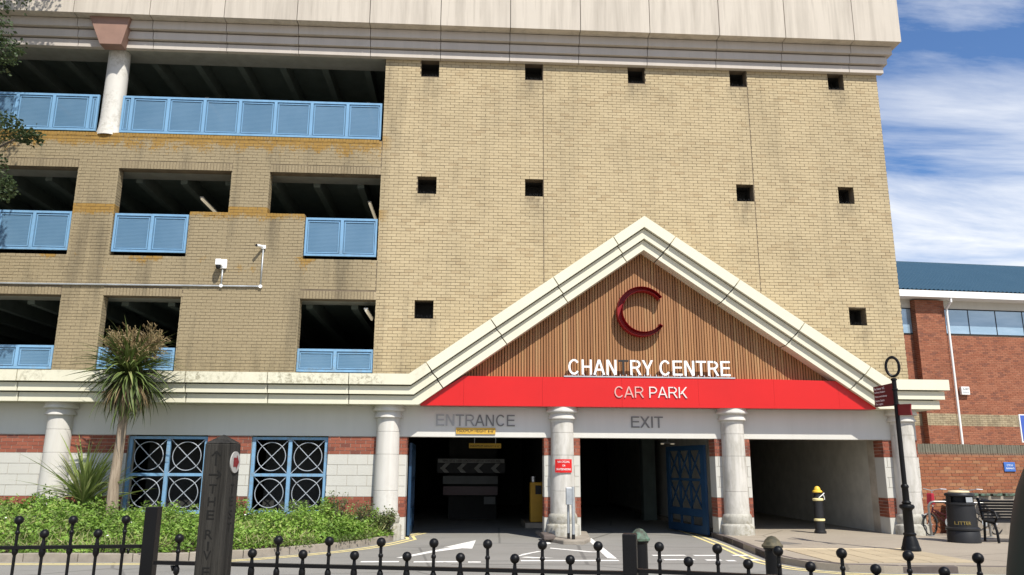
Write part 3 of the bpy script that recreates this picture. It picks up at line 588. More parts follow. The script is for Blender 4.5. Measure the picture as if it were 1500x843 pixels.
# --- columns
for cx, z0 in ((-9.1, -.05), (-1.775, -.05), (2.24, -.1), (6.27, -.02), (10.385, -.02)):
    o = MB().lathe([(.29, .40), (.285, .56)]+[q for z in (.95, 1.745, 2.25) for q in ((.2915-.0135*z, z-.007), (.283-.0135*z, z-.003), (.283-.0135*z, z+.003), (.2915-.0135*z, z+.007))]+[(.26, 2.52)], (cx, -.55, 0), 40).build('column', 'column_stone' if cx < 2 else 'column_dirty', B)
    MB().lathe([(.262, 2.50), (.264, 2.562), (.325, 2.568), (.327, 2.595), (.285, 2.69), (.288, 2.70), (.36, 2.715), (.372, 2.735), (.372, 2.755), (.35, 2.80), (.348, 2.844)], (cx, -.55, 0), 40).build('capital', 'column_stone', o)
    MB().lathe([(.375, z0-.2), (.378, .185), (.368, .21), (.318, .245), (.325, .26), (.33, .385), (.318, .425), (.288, .46)], (cx, -.55, 0), 40).build('base', 'column_base', o)
    jt = MB()
    for z in (.95, 1.745, 2.25): jt.lathe([(.2835-.0105*z/1.0+.0035, z), (.2835-.0105*z/1.0+.0035, z+.005)], (cx, -.55, 0), 40)
# --- blue railings in the openings
def rail(x0, x1, z0, z1, y, posts, cut=None):
    r = MB().box(x0, x1, y-.025, y+.025, z1-.055, z1).box(x0, x1, y-.025, y+.025, z0, z0+.055)
    fr = r.build('railing', 'sky_blue_paint', B)
    xs = [x0]+list(posts)+[x1]
    for xx in xs: 
        h = .05 if xx in (x0, x1) else .075; xa = xx if xx == x0 else xx-h if xx == x1 else xx-h/2
        MB().box(xa, xa+h, y-.028, y+.028, z0+.056, z1-.056).build('post', 'sky_blue_paint', fr)
    for a, b in zip(xs, xs[1:]):
        if b-a < .15: continue
        MB().box(a+.03, b-.03, y-.004, y+.004, z0+.05, z1-.05).build('mesh_panel', 'mesh_sheet', fr)
        i = MB(); 
        for xa, xb, za, zb in ((a+.065, b-.065, z0+.075, z0+.095), (a+.065, b-.065, z1-.11, z1-.09), (a+.065, a+.085, z0+.096, z1-.111), (b-.085, b-.065, z0+.096, z1-.111)): i.box(xa, xb, y-.02, y-.008, za, zb)
        i.build('inner_frame', 'sky_blue_paint', fr)
rail(-8.72, -6.945, 6.56, 7.54, .05, [-7.815]); rail(-4.075, -2.30, 6.55, 7.535, .05, [-3.17]); rail(-12.4, -9.76, 6.575, 7.56, .05, [-11.5, -10.64])
rail(-4.08, -2.26, 3.68, 4.235, .08, [-3.18]); rail(-8.74, -6.97, 3.68, 4.215, .08, [-7.86]); rail(-12.4, -9.78, 3.68, 4.24, .08, [-11.48, -10.6])
rail(-8.90, -2.32, 9.70, 10.705, .10, [-8.66, -7.75, -6.84, -5.94, -5.04, -4.12, -3.20]); rail(-14.2, -9.49, 9.72, 10.71, .10, [-13.3, -12.4, -11.5, -10.6, -9.70])
# --- security grilles of the ground floor
for x0, x1 in ((-7.59, -5.84), (-4.85, -3.14)):
    z0, z1, y = .43, 2.12, -.40; xm, zm = (x0+x1)/2, (z0+z1)/2
    g_ = MB().box(x0, x0+.075, y-.03, y+.03, z0, z1).box(x1-.075, x1, y-.03, y+.03, z0, z1).box(xm-.04, xm+.04, y-.031, y+.031, z0+.075, z1-.06)
    g_.box(x0+.075, x1-.075, y-.029, y+.029, z0, z0+.075).box(x0+.075, x1-.075, y-.029, y+.029, z1-.06, z1)
    for a, b in ((x0+.075, xm-.04), (xm+.04, x1-.075)): g_.box(a, b, y-.029, y+.029, zm-.032, zm+.032)
    gr = g_.build('window_grille', 'sky_blue_paint', B)
    for a, b in ((x0+.075, xm-.04), (xm+.04, x1-.075)):
        for c, d in ((z0+.075, zm-.032), (zm+.032, z1-.06)):
            MB().bar((a, y, c), (b, y, d), .015, .015, (0, 1, 0)).build('diagonal_bar', 'pale_bar', gr); MB().bar((a, y+.012, d), (b, y+.012, c), .015, .015, (0, 1, 0)).build('diagonal_bar', 'pale_bar', gr)
            MB().tube([((a+b)/2+.315*math.cos(t), y-.012, (c+d)/2+.315*math.sin(t)) for t in np.linspace(0, 2*PI, 33)], .0095, 6).build('ring', 'pale_bar', gr)
    MB().box(x0+.1, x1-.1, .5, .55, .2, 2.2).build('window_back', 'interior_shade', B)

# ================================================================ SIGNS AND FITTINGS ON THE BUILDING
t = thing('sign_lettering', 'raised white CHANTRY CENTRE letters standing on the red board, their T dark', 'sign', (0, 0, 0))
lm = ['white_letter']*4+['dark_letter']+['white_letter']*8
ls = capitals('CHANTRY CENTRE', 2.36, 6.20, 3.585, 3.935, -.83, .04, lm, t, .135)
for o, ch in zip(ls, 'CHANTRYCENTRE'): o['label'] = 'dark letter T' if o is ls[4] and len(ls) == 13 else 'white letter '+ch
MB().box(2.25, 6.29, -.92, -.81, 3.518, 3.548).build('support_rail', 'silver', t)
q = MB()
for i in range(27): xx = 2.45+i*.142; q.box(xx-.008, xx+.008, -.855, -.845, 3.548, 3.60)
q.build('support_pin', 'silver', t, kind='stuff')
t = thing('sign_lettering', 'pale CAR PARK letters on the face of the red board', 'sign'); capitals('CAR PARK', 3.42, 5.13, 3.055, 3.31, -.908, .02, ['letter_reflection']*3+['pale_letter']*4, t, .108)  # pink of CAR is a reflection put into the letter colour
t = thing('sign_lettering', 'grey ENTRANCE letters on the lintel over the left vehicle opening', 'sign'); capitals('ENTRANCE', -.685, 1.14, 2.40, 2.66, -.501, .02, ['steel_sheen', 'steel_sheen', 'steel_half_sheen', 'steel_half_sheen']+['steel_letter']*4, t)  # first letters are paler: reflected light put into their colour
t = thing('sign_lettering', 'grey EXIT letters on the lintel over the middle vehicle opening', 'sign'); capitals('EXIT', 3.88, 4.635, 2.39, 2.65, -.501, .02, 'steel_letter', t)
t = thing('logo_emblem', 'dark red open channel ring shaped like a C on the timber gable', 'emblem'); n = 44; a0, a1 = R(36), R(324); cx, cz, ro = 4.145, 5.105, .60
def arc_box(w0, w1, y0, y1, mat, name):
    q = MB(); vs = []
    for i in range(n+1):
        k_ = i/n; a = a0+(a1-a0)*k_; wd = .08+.05*math.sin(k_*PI)
        for f in (w0, w1):
            for y in (y0, y1): rr = ro-wd*f; vs.append((cx+rr*math.cos(a), y, cz+rr*math.sin(a)))
    fs = []
    for i in range(n): b = 4*i; fs += [(b, b+4, b+6, b+2), (b+1, b+3, b+7, b+5), (b, b+1, b+5, b+4), (b+2, b+6, b+7, b+3)]
    fs += [(0, 2, 3, 1), (4*n, 4*n+1, 4*n+3, 4*n+2)]; return q.add(vs, fs).build(name, mat, t)
arc_box(0, .025, -.90, -.67, 'red_logo', 'outer_rim'); arc_box(.975, 1, -.90, -.67, 'red_logo', 'inner_rim'); arc_box(.026, .974, -.70, -.68, 'red_logo', 'back_plate')
for a in (a0, a1): c_, s_ = math.cos(a), math.sin(a); MB().obox((cx+(ro-.0425)*c_, -.785, cz+(ro-.0475)*s_), (.047, .115, .003), (Vector((c_, 0, s_)), Vector((0, 1, 0)), Vector((-s_, 0, c_)))).build('end_cap', 'red_logo', t)
def board(name, label, cat, x0, x1, z0, z1, y, mat, th=.012, group=None):
    t = thing(name, label, cat, (0, 0, 0), 0, group); MB().box(x0, x1, y-th, y, z0, z1).build('panel', mat, t); return t
t = board('height_sign', 'yellow MAXIMUM HEIGHT sign fixed below the grey ENTRANCE letters', 'sign', -.22, .69, 2.215, 2.36, -.502, 'shaded_sign_yellow', .03)  # panel yellow lowered to hold the shade on the sign
text("MAXIMUM HEIGHT 6'-6\"", -.19, .66, 2.255, 2.32, -.534, 'black_matt', t, .003)
t = board('height_sign', 'dim yellow MAXIMUM HEIGHT sign hanging inside the entrance', 'sign', .10, .98, 1.97, 2.10, 3, 'yellow_paint', .03); text("MAXIMUM HEIGHT 6'-6\"", .14, .94, 2.0, 2.06, 2.968, 'black_matt', t, .003)
q = MB(); [q.box(v-.01, v+.01, 2.985, 2.997, 2.10, 2.86) for v in (.25, .83)]; q.build('hanger', 'galv', t)
t = board('direction_board', 'black board of pale chevrons on the wall inside the entrance', 'sign', -.86, 1.24, 1.28, 1.72, 6, 'black_matt', .03)
MB().box(-.84, 1.22, 5.955, 5.968, 1.585, 1.705).build('strip', 'board_white_shaded', t); text("VEHICLES & THEIR CONTENTS LEFT AT OWNERS RISK", -.7, 1.1, 1.61, 1.68, 5.954, 'black_matt', t, .003)  # white strip and chevrons darkened in colour for the shade inside
for i in range(4):
    xx = -.76+i*.52; MB().prism([(xx, 1.42), (xx+.13, 1.29), (xx+.28, 1.29), (xx+.15, 1.42), (xx+.30, 1.57), (xx+.15, 1.57)], 5.955, 5.968).build('chevron', 'board_white_shaded', t)
MB().box(-.5, 1.0, 6.4, 6.45, -.15, 2.86).build('screen_wall', 'interior_shade', B); 
t = board('notice_board', 'long grey notice under the chevron board inside the entrance', 'sign', -.67, 1.02, .95, 1.19, 6, 'board_grey', .03)
t = board('notice_board', 'long dark red notice under the grey one inside the entrance', 'sign', -.66, 1.02, .62, .88, 6, 'maroon', .03)
t = board('notice_board', 'small pale notice at the lower right inside the entrance', 'sign', .60, .95, .35, .57, 6, 'board_grey', .03)
t = thing('ticket_machine', 'yellow ticket machine beside the right jamb of the entrance', 'machine', (1.98, 3.2, -.1))
MB().box(-.19, .19, -.15, .2, .12, 1.17).build('cabinet', 'shaded_machine_yellow', t, bevel=.02); MB().box(-.05, .12, -.165, -.15, .85, 1.08).build('slot_panel', 'black_matt', t); MB().box(-.35, .4, -.5, 1.2, -.01, .12).build('plinth', 'kerb_grey', t); MB().cyl((-.1, 0, 1.17), (-.1, 0, 1.32), .06).build('camera_head', 'silver', t)  # cabinet yellow lowered to hold the shade of the entrance
t = thing('no_cycling_sign', 'red NO CYCLING sign fixed to the second column', 'sign'); c = MB(); V = []; 
for z in (1.36, 1.655):
    for a in np.linspace(-38, 38, 7): V.append((2.235+.31*math.sin(R(a)), -.55-.296*math.cos(R(a))-.012, z))
c.add(V, [(i, i+1, i+8, i+7) for i in range(6)]); c.build('panel', 'sign_red', t)
for s_, a, b, z0, z1 in (('NO CYCLING', 2.10, 2.37, 1.575, 1.62), ('OR', 2.2, 2.27, 1.495, 1.535), ('SKATEBOARDING', 2.07, 2.40, 1.41, 1.455)):
    P, F = glyphs(s_, a, b, z0, z1, 0, .002); P[:, 1] = -.55-np.sqrt(np.maximum(.0, .308**2-(P[:, 0]-2.235)**2))-.006-P[:, 1]*-1*.5; MB().add(P, F).build('lettering', 'white_letter', t)
for x0, y0, z0, z1, lab in ((9.944, -.32, 1.28, 1.36, 'lower'), (9.944, -.32, 1.38, 1.47, 'upper')):
    o = MB().box(9.93, 9.938, -.40, -.27, z0, z1).build('notice_plate', 'bright_red' if lab == 'lower' else 'maroon'); o['label'] = 'small %s red notice of a pair on the right jamb of the footway opening' % lab; o['category'] = 'notice'
t = board('parking_sign', 'dark parking sign on the wall deep in the footway opening', 'sign', 8.5, 8.83, 1.65, 2.06, 6.6, 'black_matt', .03); text('P', 8.60, 8.73, 1.85, 2.0, 6.566, 'board_grey', t, .003)
MB().box(8.1, 8.9, 6.6, 7.0, -.1, 2.86).build('passage_pillar', 'passage_wall', B)
def cctv(label, x, z, rz, big):
    t = thing('security_camera', label, 'camera', (x, 0, z), 0); t.scale = (.72,)*3 if big else (.66,)*3
    MB().box(-.13, .13, -.10, -.002, -.15, .17).build('housing', 'cctv_white', t, bevel=.02) if big else MB().box(-.06, .10, -.10, -.002, -.06, .08).build('housing', 'cctv_white', t, bevel=.015)
    if big:
        MB().box(-.17, .02, -.36, -.06, -.09, .12).build('camera_body', 'cctv_white', t, bevel=.02); MB().lathe([(.0, -.12), (.05, -.115), (.085, -.07), (.09, 0)], (-.08, -.27, -.09), 16).build('dome', 'black_matt', t)
    else:
        MB().cyl((-.0, -.08, .03), (-.16, -.34, .0), .045, .05, 14).build('camera_body', 'cctv_white', t); MB().cyl((-.155, -.33, .0), (-.175, -.36, -.004), .05, .05, 14).build('lens_hood', 'black_matt', t)
cctv('larger white security camera box with dark dome on the brick wall', -5.99, 6.27, 0, True); cctv('smaller white security camera up right on the brick wall', -5.06, 6.72, 0, False)
t = thing('cable_conduit', 'grey cable conduit running along the brick wall up to the two cameras', 'conduit')
MB().tube([(-16, -.03, 5.69), (-8, -.03, 5.72), (-5.05, -.03, 5.735)], .022, 8).build('main_run', 'galv', t)
MB().cyl((-5.05, -.03, 5.735), (-5.05, -.03, 6.68), .02, None, 8).build('riser', 'galv', t); MB().cyl((-5.99, -.03, 5.73), (-5.99, -.03, 6.14), .02, None, 8).build('riser', 'galv', t)
for xx in (-5.05, -5.99): MB().cyl((xx, -.055, 5.735), (xx, -.003, 5.735), .042, None, 12).build('junction_box', 'cctv_white', t)
for xx, y0, y1, z, lab in ((-7.225, 1.58, 2.94, 8.52, 'over the stepped parapet of the middle second-row opening'), (-2.735, 1.63, 3.19, 8.52, 'in the right second-row opening'), (-2.525, .3, 1.6, 5.28, 'in the right opening above the cornice'),
                           (-7.69, 2.55, 4.13, 11.9, 'behind the third panel of the long top railing'), (-3.03, 2.57, 3.97, 11.9, 'behind the last panel of the long top railing'), (-12.2, 3.0, 3.95, 11.9, 'behind the top railing left of the round column')):
    t = thing('tube_light', 'fluorescent tube light '+lab, 'light', (xx, y0, z)); MB().box(-.05, .05, 0, y1-y0, 0, .03).build('batten', 'cctv_white', t); MB().cyl((0, .02, -.03), (0, y1-y0-.02, -.03), .03, None, 8).build('tube', 'tube_glow', t)
# gates folded back inside the openings
def gate(label, loc, rz, L, mat):
    t = thing('gate_leaf', label, 'gate', loc, rz); h = 2.12
    f = MB().box(0, .22, -.03, .03, .03, h).box(L-.16, L, -.03, .03, .03, h).box(.22, L-.16, -.029, .029, .03, .22).box(.22, L-.16, -.029, .029, .42, .60).box(.22, L-.16, -.029, .029, h-.12, h).box(.22, L-.16, -.028, .028, 1.26, 1.32)
    f.build('frame', mat, t); W_ = (L-.38)/3
    for i in range(3):
        a = .22+i*W_
        if i: MB().box(a-.025, a+.025, -.026, .026, .22, h-.12).build('upright', mat, t)
        for c, d in ((.60, 1.26), (1.32, h-.12)): MB().bar((a, 0, c), (a+W_, 0, d), .03, .03, (0, 1, 0)).build('cross_bar', mat, t); MB().bar((a, .02, d), (a+W_, .02, c), .03, .03, (0, 1, 0)).build('cross_bar', mat, t)
gate('blue lattice gate leaf folded back at the right of the exit', (5.76, .02, -.1), R(101), 2.1, 'shaded_blue_paint'); gate('blue gate leaf edge-on at the left of the entrance', (-1.28, -.03, -.1), R(91), 2.1, 'shaded_blue_paint')  # gate blue darkened in colour for the shade of the openings
t = thing('tube_light', 'row of small lit lamps on the ceiling inside the exit', 'light', (5.52, 3.4, 2.1)); MB().box(0, .42, 0, .06, .04, .07).build('batten', 'galv', t); MB().box(.02, .10, 0, .05, .02, .04).build('lamp', 'tube_glow', t); MB().box(.3, .4, 0, .05, .02, .04).build('lamp', 'tube_glow', t); MB().box(.2, .22, .02, .04, .07, .76).build('rod', 'galv', t)

# ================================================================ RETAIL BUILDING FAR RIGHT
U = thing('retail_building', 'red brick shop building with blue ribbed roof far right', 'building', (17, 13, 0), math.atan(.075))
cut = [(-9, 2.02, 7.05, 8.2), (3.4, 30, 7.08, 8.22), (3.45, 40, 3.22, 3.72), (-9, 3.4, 3.22, 3.72)]
MB().box(-9, 30, .012, 9, -.2, 8.6).build('wall', 'mortar_far', U)
fw = Brickwork(); fw.singles(lay(-1, 14, .0, 112, [(-9, 2.05, 7.05, 8.6), (3.4, 30, 7.08, 8.6), (2.05, 3.4, 3.75, 8.6), (2.05, 3.4, 0, 3.2), (-9, 30, 3.22, 3.72)]), (0, 0, 0), FX, FN, 'facing_brick', 'far_brick', U, 300, lambda b: abs(b[0]-4.5)+abs(b[2]-6))
MB().box(2.05, 3.39, -.32, .012, -.2, 8.5).build('pier', 'mortar_far', U)
fw.stuff(lay(2.05, 3.39, 0, 111, [(-9, 30, 3.22, 3.72)]), (0, -.332, 0), FX, FN); fw.stuff(lay(-.33, 0, 0, 111), (2.045, 0, 0), (0, 1, 0), (-1, 0, 0)); fw.build('brickwork', 'far_brick', U)
bb = Brickwork(); bl_ = lay(-1, 2.04, 3.22, 6, H=.083)+lay(3.4, 14, 3.22, 6, H=.083); bb.stuff(bl_, (0, -.004, 0), FX, FN); bb.stuff(lay(2.05, 3.39, 3.22, 6, H=.083), (0, -.336, 0), FX, FN); bb.build('buff_brickwork', 'buff_soldier', U)
MB().box(-9, 2.05, -.02, .011, 8.22, 8.6).box(3.4, 30, -.02, .011, 8.24, 8.6).build('soffit_board', 'render_grey', U)
def strip(x0, x1, z0, z1, n):
    f = MB().box(x0, x1, -.03, -.005, z0, z0+.05).box(x0, x1, -.03, -.005, z1-.04, z1); fo = f.build('window', 'black_matt', U)
    for i in range(n):
        a, b = x0+(x1-x0)*i/n, x0+(x1-x0)*(i+1)/n; MB().box(a+.015, b-.015, -.014, -.006, z0+.05, z1-.04).build('pane', 'window_glass', fo); MB().box(a-.014, a+.014, -.032, -.006, z0+.051, z1-.041).build('mullion', 'black_matt', fo)
strip(-1, 2.04, 7.07, 8.21, 2); strip(3.42, 16.4, 7.10, 8.23, 10)
MB().box(-9, 30, -.75, .05, 8.58, 8.62).build('eaves_soffit', 'white_paint', U); MB().box(-9, 30, -.79, -.752, 8.56, 8.84).build('eaves_board', 'white_paint', U)
MB().tube([(3.46, -.72, 8.57), (3.46, -.72, 8.4), (3.445, -.42, 8.15), (3.445, -.40, 7.9), (3.445, -.40, 0)], .05, 8).build('downpipe', 'white_paint', U)
xs = np.arange(-6, 16, .05); n = len(xs); zr = .04*np.array([0, 1, 1, 0])[np.arange(n) % 4]
V = [(x, -.80+s*5.6, 8.86+s*2.75+z) for s in (0, .5, 1) for x, z in zip(xs, zr)]; F = [(i+j*n, i+1+j*n, i+1+(j+1)*n, i+(j+1)*n) for j in range(2) for i in range(n-1)]
link('roof', np_mesh('roof', V, F, 'blue_roof'), U)
MB().box(-6, 16, 4.75, 4.95, 11.45, 11.66).build('ridge_cap', 'blue_roof', U); MB().prism([(-6, 8.7), (16, 8.7), (16, 11.4), (-6, 11.4)], 4.8, 9).build('roof_back', 'blue_roof', U)
t = thing('alarm_box', 'white alarm box with dark print on the red brick wall', 'alarm box', (20.87, 13.27, 4.52), math.atan(.075)); MB().box(0, .38, -.14, .0, 0, .34).build('case', 'white_paint', t, bevel=.015)
text('ALARM', .06, .33, .20, .28, -.141, 'black_matt', t, .003); MB().box(.05, .34, -.1435, -.1405, .09, .13).build('print_line', 'galv', t)

# ================================================================ GARDEN WALL, LOW WALL, PLAQUE AT THE RIGHT
WA = R(14); ux = (math.cos(WA), math.sin(WA), 0); un = (math.sin(WA), -math.cos(WA), 0); WO = (10.77, -.36, 0)
D = thing('garden_wall', 'red brick boundary wall with grey weathered coping beside the car park', 'wall', WO, WA)
MB().box(0, 9, .012, .22, -.2, 2.0).build('core', 'mortar_pale', D)
gb = Brickwork(); gb.singles(lay(.0, 9, .0, 24, L=.2307, H=.0768), (0, 0, 0), FX, FN, 'brick', 'wall_brick', D, 300, lambda b: b[0]+abs(b[2]-1.3)*.6); gb.build('brickwork', 'wall_brick', D)
cp = [(i*.0772, i*.0772+.0665, 1.85, 2.07+random.uniform(-.006, .008), True) for i in range(116)]
for b in cp[:70]:
    V, F = brick_stuff([b], (0, -.012, 0), FX, FN, depth=.24); link('coping_brick', np_mesh('coping_brick', V, F, 'wall_brick'), D)
L_ = thing('low_wall', 'low stone planter wall with pale green algae coping behind the bench', 'wall', (11.45, -.62, 0), R(3))
MB().box(0, 6, 0, .2, -.1, .86).build('wall_face', 'kerb_grey', L_)
for i in range(14): MB().box(i*.31+.02, i*.31+.27+random.uniform(-.02, .02), -.06, .22, .862, .92+random.uniform(-.012, .015)).build('coping_stone', 'slab_algae' if 'slab_algae' in MATS else 'verdigris', L_, bevel=.012)
t = thing('blue_plaque', 'small blue plaque with white print on the red garden wall', 'sign', (WO[0]+2.86*ux[0], WO[1]+2.86*ux[1], 1.42), WA); MB().box(-.18, .18, -.03, -.006, 0, .23).build('panel', 'plaque_blue', t, bevel=.01)
text('CYCLE', -.10, .10, .135, .175, -.031, 'white_letter', t, .003); text('PARKING', -.13, .13, .06, .10, -.031, 'white_letter', t, .003)
t = thing('blue_road_sign', 'large blue sign with white border on a dark pole at the right edge', 'sign', (11.55, -3.2, 0), R(4)); MB().box(-.16, 1.0, -.04, -.02, 2.02, 2.59).build('border', 'white_paint', t); MB().box(-.135, .97, -.045, -.0405, 2.045, 2.57).build('panel', 'sign_blue', t); MB().cyl((.16, 0, 0), (.16, 0, 2.6), .035, None, 12).build('pole', 'black_iron', t)

# ================================================================ STREET FURNITURE
t = thing('fingerpost', 'black street fingerpost with a ring finial and maroon direction plates', 'signpost', (8.28, -4.2, 0))
MB().lathe([(.17, 0), (.17, .05), (.155, .08), (.15, .1), (.125, .2), (.10, .27), (.115, .29), (.115, .31), (.09, .33), (.085, .72), (.095, .74), (.13, .77), (.135, .80), (.12, .83), (.075, .84), (.085, .87), (.06, .9), (.058, 1.12), (.07, 1.15), (.07, 1.17), (.05, 1.20)], n=20).build('base', 'black_iron', t)
MB().cyl((0, 0, 1.15), (0, 0, 3.2), .044, .042, 16).build('pole', 'black_iron', t)
for z in (3.17, 2.98, 2.69): MB().lathe([(.04, -.02), (.058, -.012), (.058, .012), (.04, .02)], (0, 0, z), 16).build('collar', 'black_iron', t)
MB().tube([(.10*math.cos(a), -.06*math.cos(a), 3.42+.185*math.sin(a)) for a in np.linspace(0, 2*PI, 33)], .026, 8).build('ring_finial', 'black_iron', t)
Mp = Matrix.Rotation(R(-16), 4, 'Z')
def plate(sg, x1, z0, z1, lines, mat):
    M_ = Matrix.Rotation(R(-87), 4, 'Z'); q = MB(); w = x1
    poly = [(.05, z0+.02), (w-.0, z0), (w-.02, (z0+z1)/2), (w, z1-.0), (.05, z1+.02)] if sg > 0 else [(-.05, z0-.02), (-.05, z1+.02), (-w, z1), (-w+.02, (z0+z1)/2), (-w, z0)]
    q.prism(poly if sg > 0 else poly[::-1], -.012, .012); q.v = [tuple(M_ @ Vector(v)) for v in q.v]; p = q.build('direction_plate', mat, t)
    for s_, zb, wd in lines:
        xa = -w+.05 if sg > 0 and False else (-w+.04 if sg < 0 else .10)
        text(s_, xa, xa+wd, zb, zb+.045, -.013, 'white_letter', p, .002, M=M_)
plate(-1, .72, 2.69, 3.09, [('Bus Station  WC', 3.02, .36), ('Railway Station', 2.945, .36), ('Police and Library', 2.86, .42), ('Leisure Centre', 2.785, .32), ('The Lights', 2.71, .26)], 'maroon')
plate(1, .46, 2.46, 2.67, [], 'plate_red')
t = thing('bollard', 'black bollard with yellow domed top and two pale bands outside the footway opening', 'bollard', (8.34, -.25, 0))
MB().lathe([(.135, 0), (.135, .045), (.115, .06), (.112, .28), (.105, .82), (.085, .84), (.08, .9)], n=24).build('shaft', 'black_matt', t)
for z in (.27, .73): MB().lathe([(.105, z), (.125, z+.015), (.125, z+.05), (.105, z+.065)], n=24).build('band', 'pale_yellow_band', t)
MB().lathe([(.10, .92), (.115, .93), (.105, .965), (.075, .98), (.07, 1.02), (.04, 1.06), (.001, 1.07)], n=24).build('cap', 'yellow_paint', t)
MB().tube([(-.02, -.10, .80), (.06, -.12, .87), (.12, -.09, .91)], .012, 6).build('tape', 'white_paint', t); MB().tube([(.08, -.11, .88), (.115, -.10, .82), (.12, -.09, .76)], .01, 6).build('tape', 'white_paint', t)
t = thing('litter_bin', 'tall round black litter bin with gold lettering beside the bicycles', 'bin', (10.42, -2.45, 0))
MB().lathe([(.315, 0), (.31, .21), (.295, .235), (.325, .25), (.325, .285), (.29, .31)], n=36).build('base_ring', 'black_matt', t); MB().lathe([(.285, .28), (.268, .745), (.292, .755), (.292, .785), (.262, .80), (.26, .80)], n=36).build('body', 'black_matt', t)
MB().lathe([(.262, .925), (.285, .935), (.285, .96), (.27, .985), (.16, 1.01), (.155, 1.03)], n=36).build('hood', 'black_matt', t); MB().lathe([(.21, 1.005), (.19, 1.035), (.001, 1.05)], n=28).build('lid', 'bin_lid', t)
q = MB()
for a0_, a1_ in ((-75, -62), (-20, 20), (70, 110), (160, 200)):
    A = np.linspace(R(a0_), R(a1_), 8); q.add([(.262*math.cos(a), .262*math.sin(a), z) for z in (.80, .925) for a in A], [(i, i+1, 9+i, 8+i) for i in range(7)])
q.build('hood_post', 'black_matt', t); MB().lathe([(.20, .79), (.20, .93)], n=24).build('liner', 'rubber', t); MB().box(-.03, .11, -.268, -.262, .81, .91).build('sticker', 'galv', t)
P, F = glyphs('LITTER', -.255, .0, .36, .425, 0, .006); P[:, 1] = -np.sqrt(.288**2-P[:, 0]**2)+P[:, 1]; MB().add(P, F).build('lettering', 'gold', t)
def hoop(label, x0, x1, y, h):
    L = x1-x0; r = .13; pts = [(0, 0, 0), (0, 0, h-r)]+[(r-r*math.cos(a), 0, h-r+r*math.sin(a)) for a in np.linspace(.2, PI/2, 6)]+[(L-r+r*math.sin(a), 0, h-r+r*math.cos(a)) for a in np.linspace(0, PI/2-.2, 6)]+[(L, 0, h-r), (L, 0, 0)]
    t = thing('bike_stand', label, 'bike stand', (x0, y, 0), R(-12), 'cycle hoops against the garden wall'); MB().tube(pts, .026, 10).build('hoop', 'hoop_steel', t); MB().cyl((0, 0, .0), (0, 0, .008), .07, None, 14).build('foot_plate', 'galv', t); MB().cyl((L, 0, 0), (L, 0, .008), .07, None, 14).build('foot_plate', 'galv', t)
hoop('silver cycle hoop left of the litter bin with a bicycle locked to it', 10.58, 11.05, -1.0, .75); hoop('silver cycle hoop between the litter bin and the bench', 11.35, 11.85, -1.1, .73)
def bicycle(label, loc, rz, rw, bag, fmat):
    t = thing('bicycle', label, 'bicycle', loc, rz, 'parked bicycles'); wb = .98
    for x in (0, wb):
        wl_ = MB().tube([(x+rw*math.cos(a), 0, rw+rw*math.sin(a)) for a in np.linspace(0, 2*PI, 29)], .018, 6).build('wheel', 'rubber', t)
        sp = MB()
        for k in range(10): a = PI*k/5; sp.cyl((x, 0, rw), (x+(rw-.02)*math.cos(a), 0, rw+(rw-.02)*math.sin(a)), .0025, None, 4, False)
        sp.cyl((x, -.04, rw), (x, .04, rw), .025, None, 8); sp.build('spokes', 'silver', wl_)
        mg = MB(); A = np.linspace(R(-5), R(150), 12) if x else np.linspace(R(10), R(125), 12); rr = rw+.03; mg.add([(x+rr*math.cos(a), y, rw+rr*math.sin(a)) for a in A for y in (-.025, .025)], [(2*i, 2*i+1, 2*i+3, 2*i+2) for i in range(11)], True); mg.build('mudguard', 'silver', t)
    bb_ = (.55, 0, .27); hd = (.16, 0, .62); se = (.70, 0, .70)
    f = MB().tube([(.0, .05, rw), (.05, .05, rw+.12), (.11, .02, .48), hd], .013, 8).tube([hd, (.13, 0, .52), bb_], .018, 8).tube([(.14, 0, .57), (.60, 0, .42)], .016, 8).tube([bb_, se], .016, 8).tube([bb_, (wb, .05, rw)], .012, 6).tube([(.66, 0, .60), (wb, .05, rw)], .010, 6); f.build('frame', fmat, t)
    MB().tube([hd, (.19, 0, .90), (.18, 0, .98)], .013, 8).tube([(.32, -.27, 1.02), (.2, -.22, 1.03), (.17, 0, .99), (.2, .22, 1.03), (.32, .27, 1.02)], .012, 8).build('handlebar', 'silver', t)
    MB().sphere((se[0]+.02, 0, se[2]+.06), .12, 12, 6, .32).build('saddle', 'black_matt', t); MB().cyl((bb_[0], -.05, bb_[2]), (bb_[0], -.055, bb_[2]), .085, None, 16).build('chainring', 'galv', t)
    cr_ = MB().tube([(bb_[0], -.06, bb_[2]), (bb_[0]-.08, -.07, bb_[2]-.14)], .01, 6).box(bb_[0]-.13, bb_[0]-.03, -.15, -.07, bb_[2]-.155, bb_[2]-.135); cr_.build('crank', 'galv', t)
    if bag: MB().prism([(-.02, .68), (.10, .68), (.09, .93), (.0, .93)], -.12, .02).build('bag', 'bag_red', t, bevel=.02)
bicycle('small-wheeled bicycle with a red bag on its handlebar locked to a hoop', (10.68, -.82, 0), R(24), .235, True, 'maroon')
bicycle('dark bicycle half hidden between the litter bin and the bench', (11.45, -.95, 0), R(20), .235, False, 'black_matt')
t = thing('park_bench', 'dark slatted bench with curved iron arms beside the litter bin', 'bench', (11.0, -2.5, 0), R(-4))
def side(x):
    q = MB().tube([(x, .28, 0), (x, .22, .40), (x, .30, .62), (x, .36, .84)], .026, 8).tube([(x, -.22, 0), (x, -.20, .22), (x, -.14, .38), (x, .22, .42)], .026, 8).tube([(x, -.16, .40), (x, -.26, .50), (x, -.22, .60), (x, -.05, .64), (x, .27, .62)], .022, 8); q.sphere((x, .37, .85), .035); return q
side(0).build('end_frame', 'black_iron', t); side(1.5).build('end_frame', 'black_iron', t)
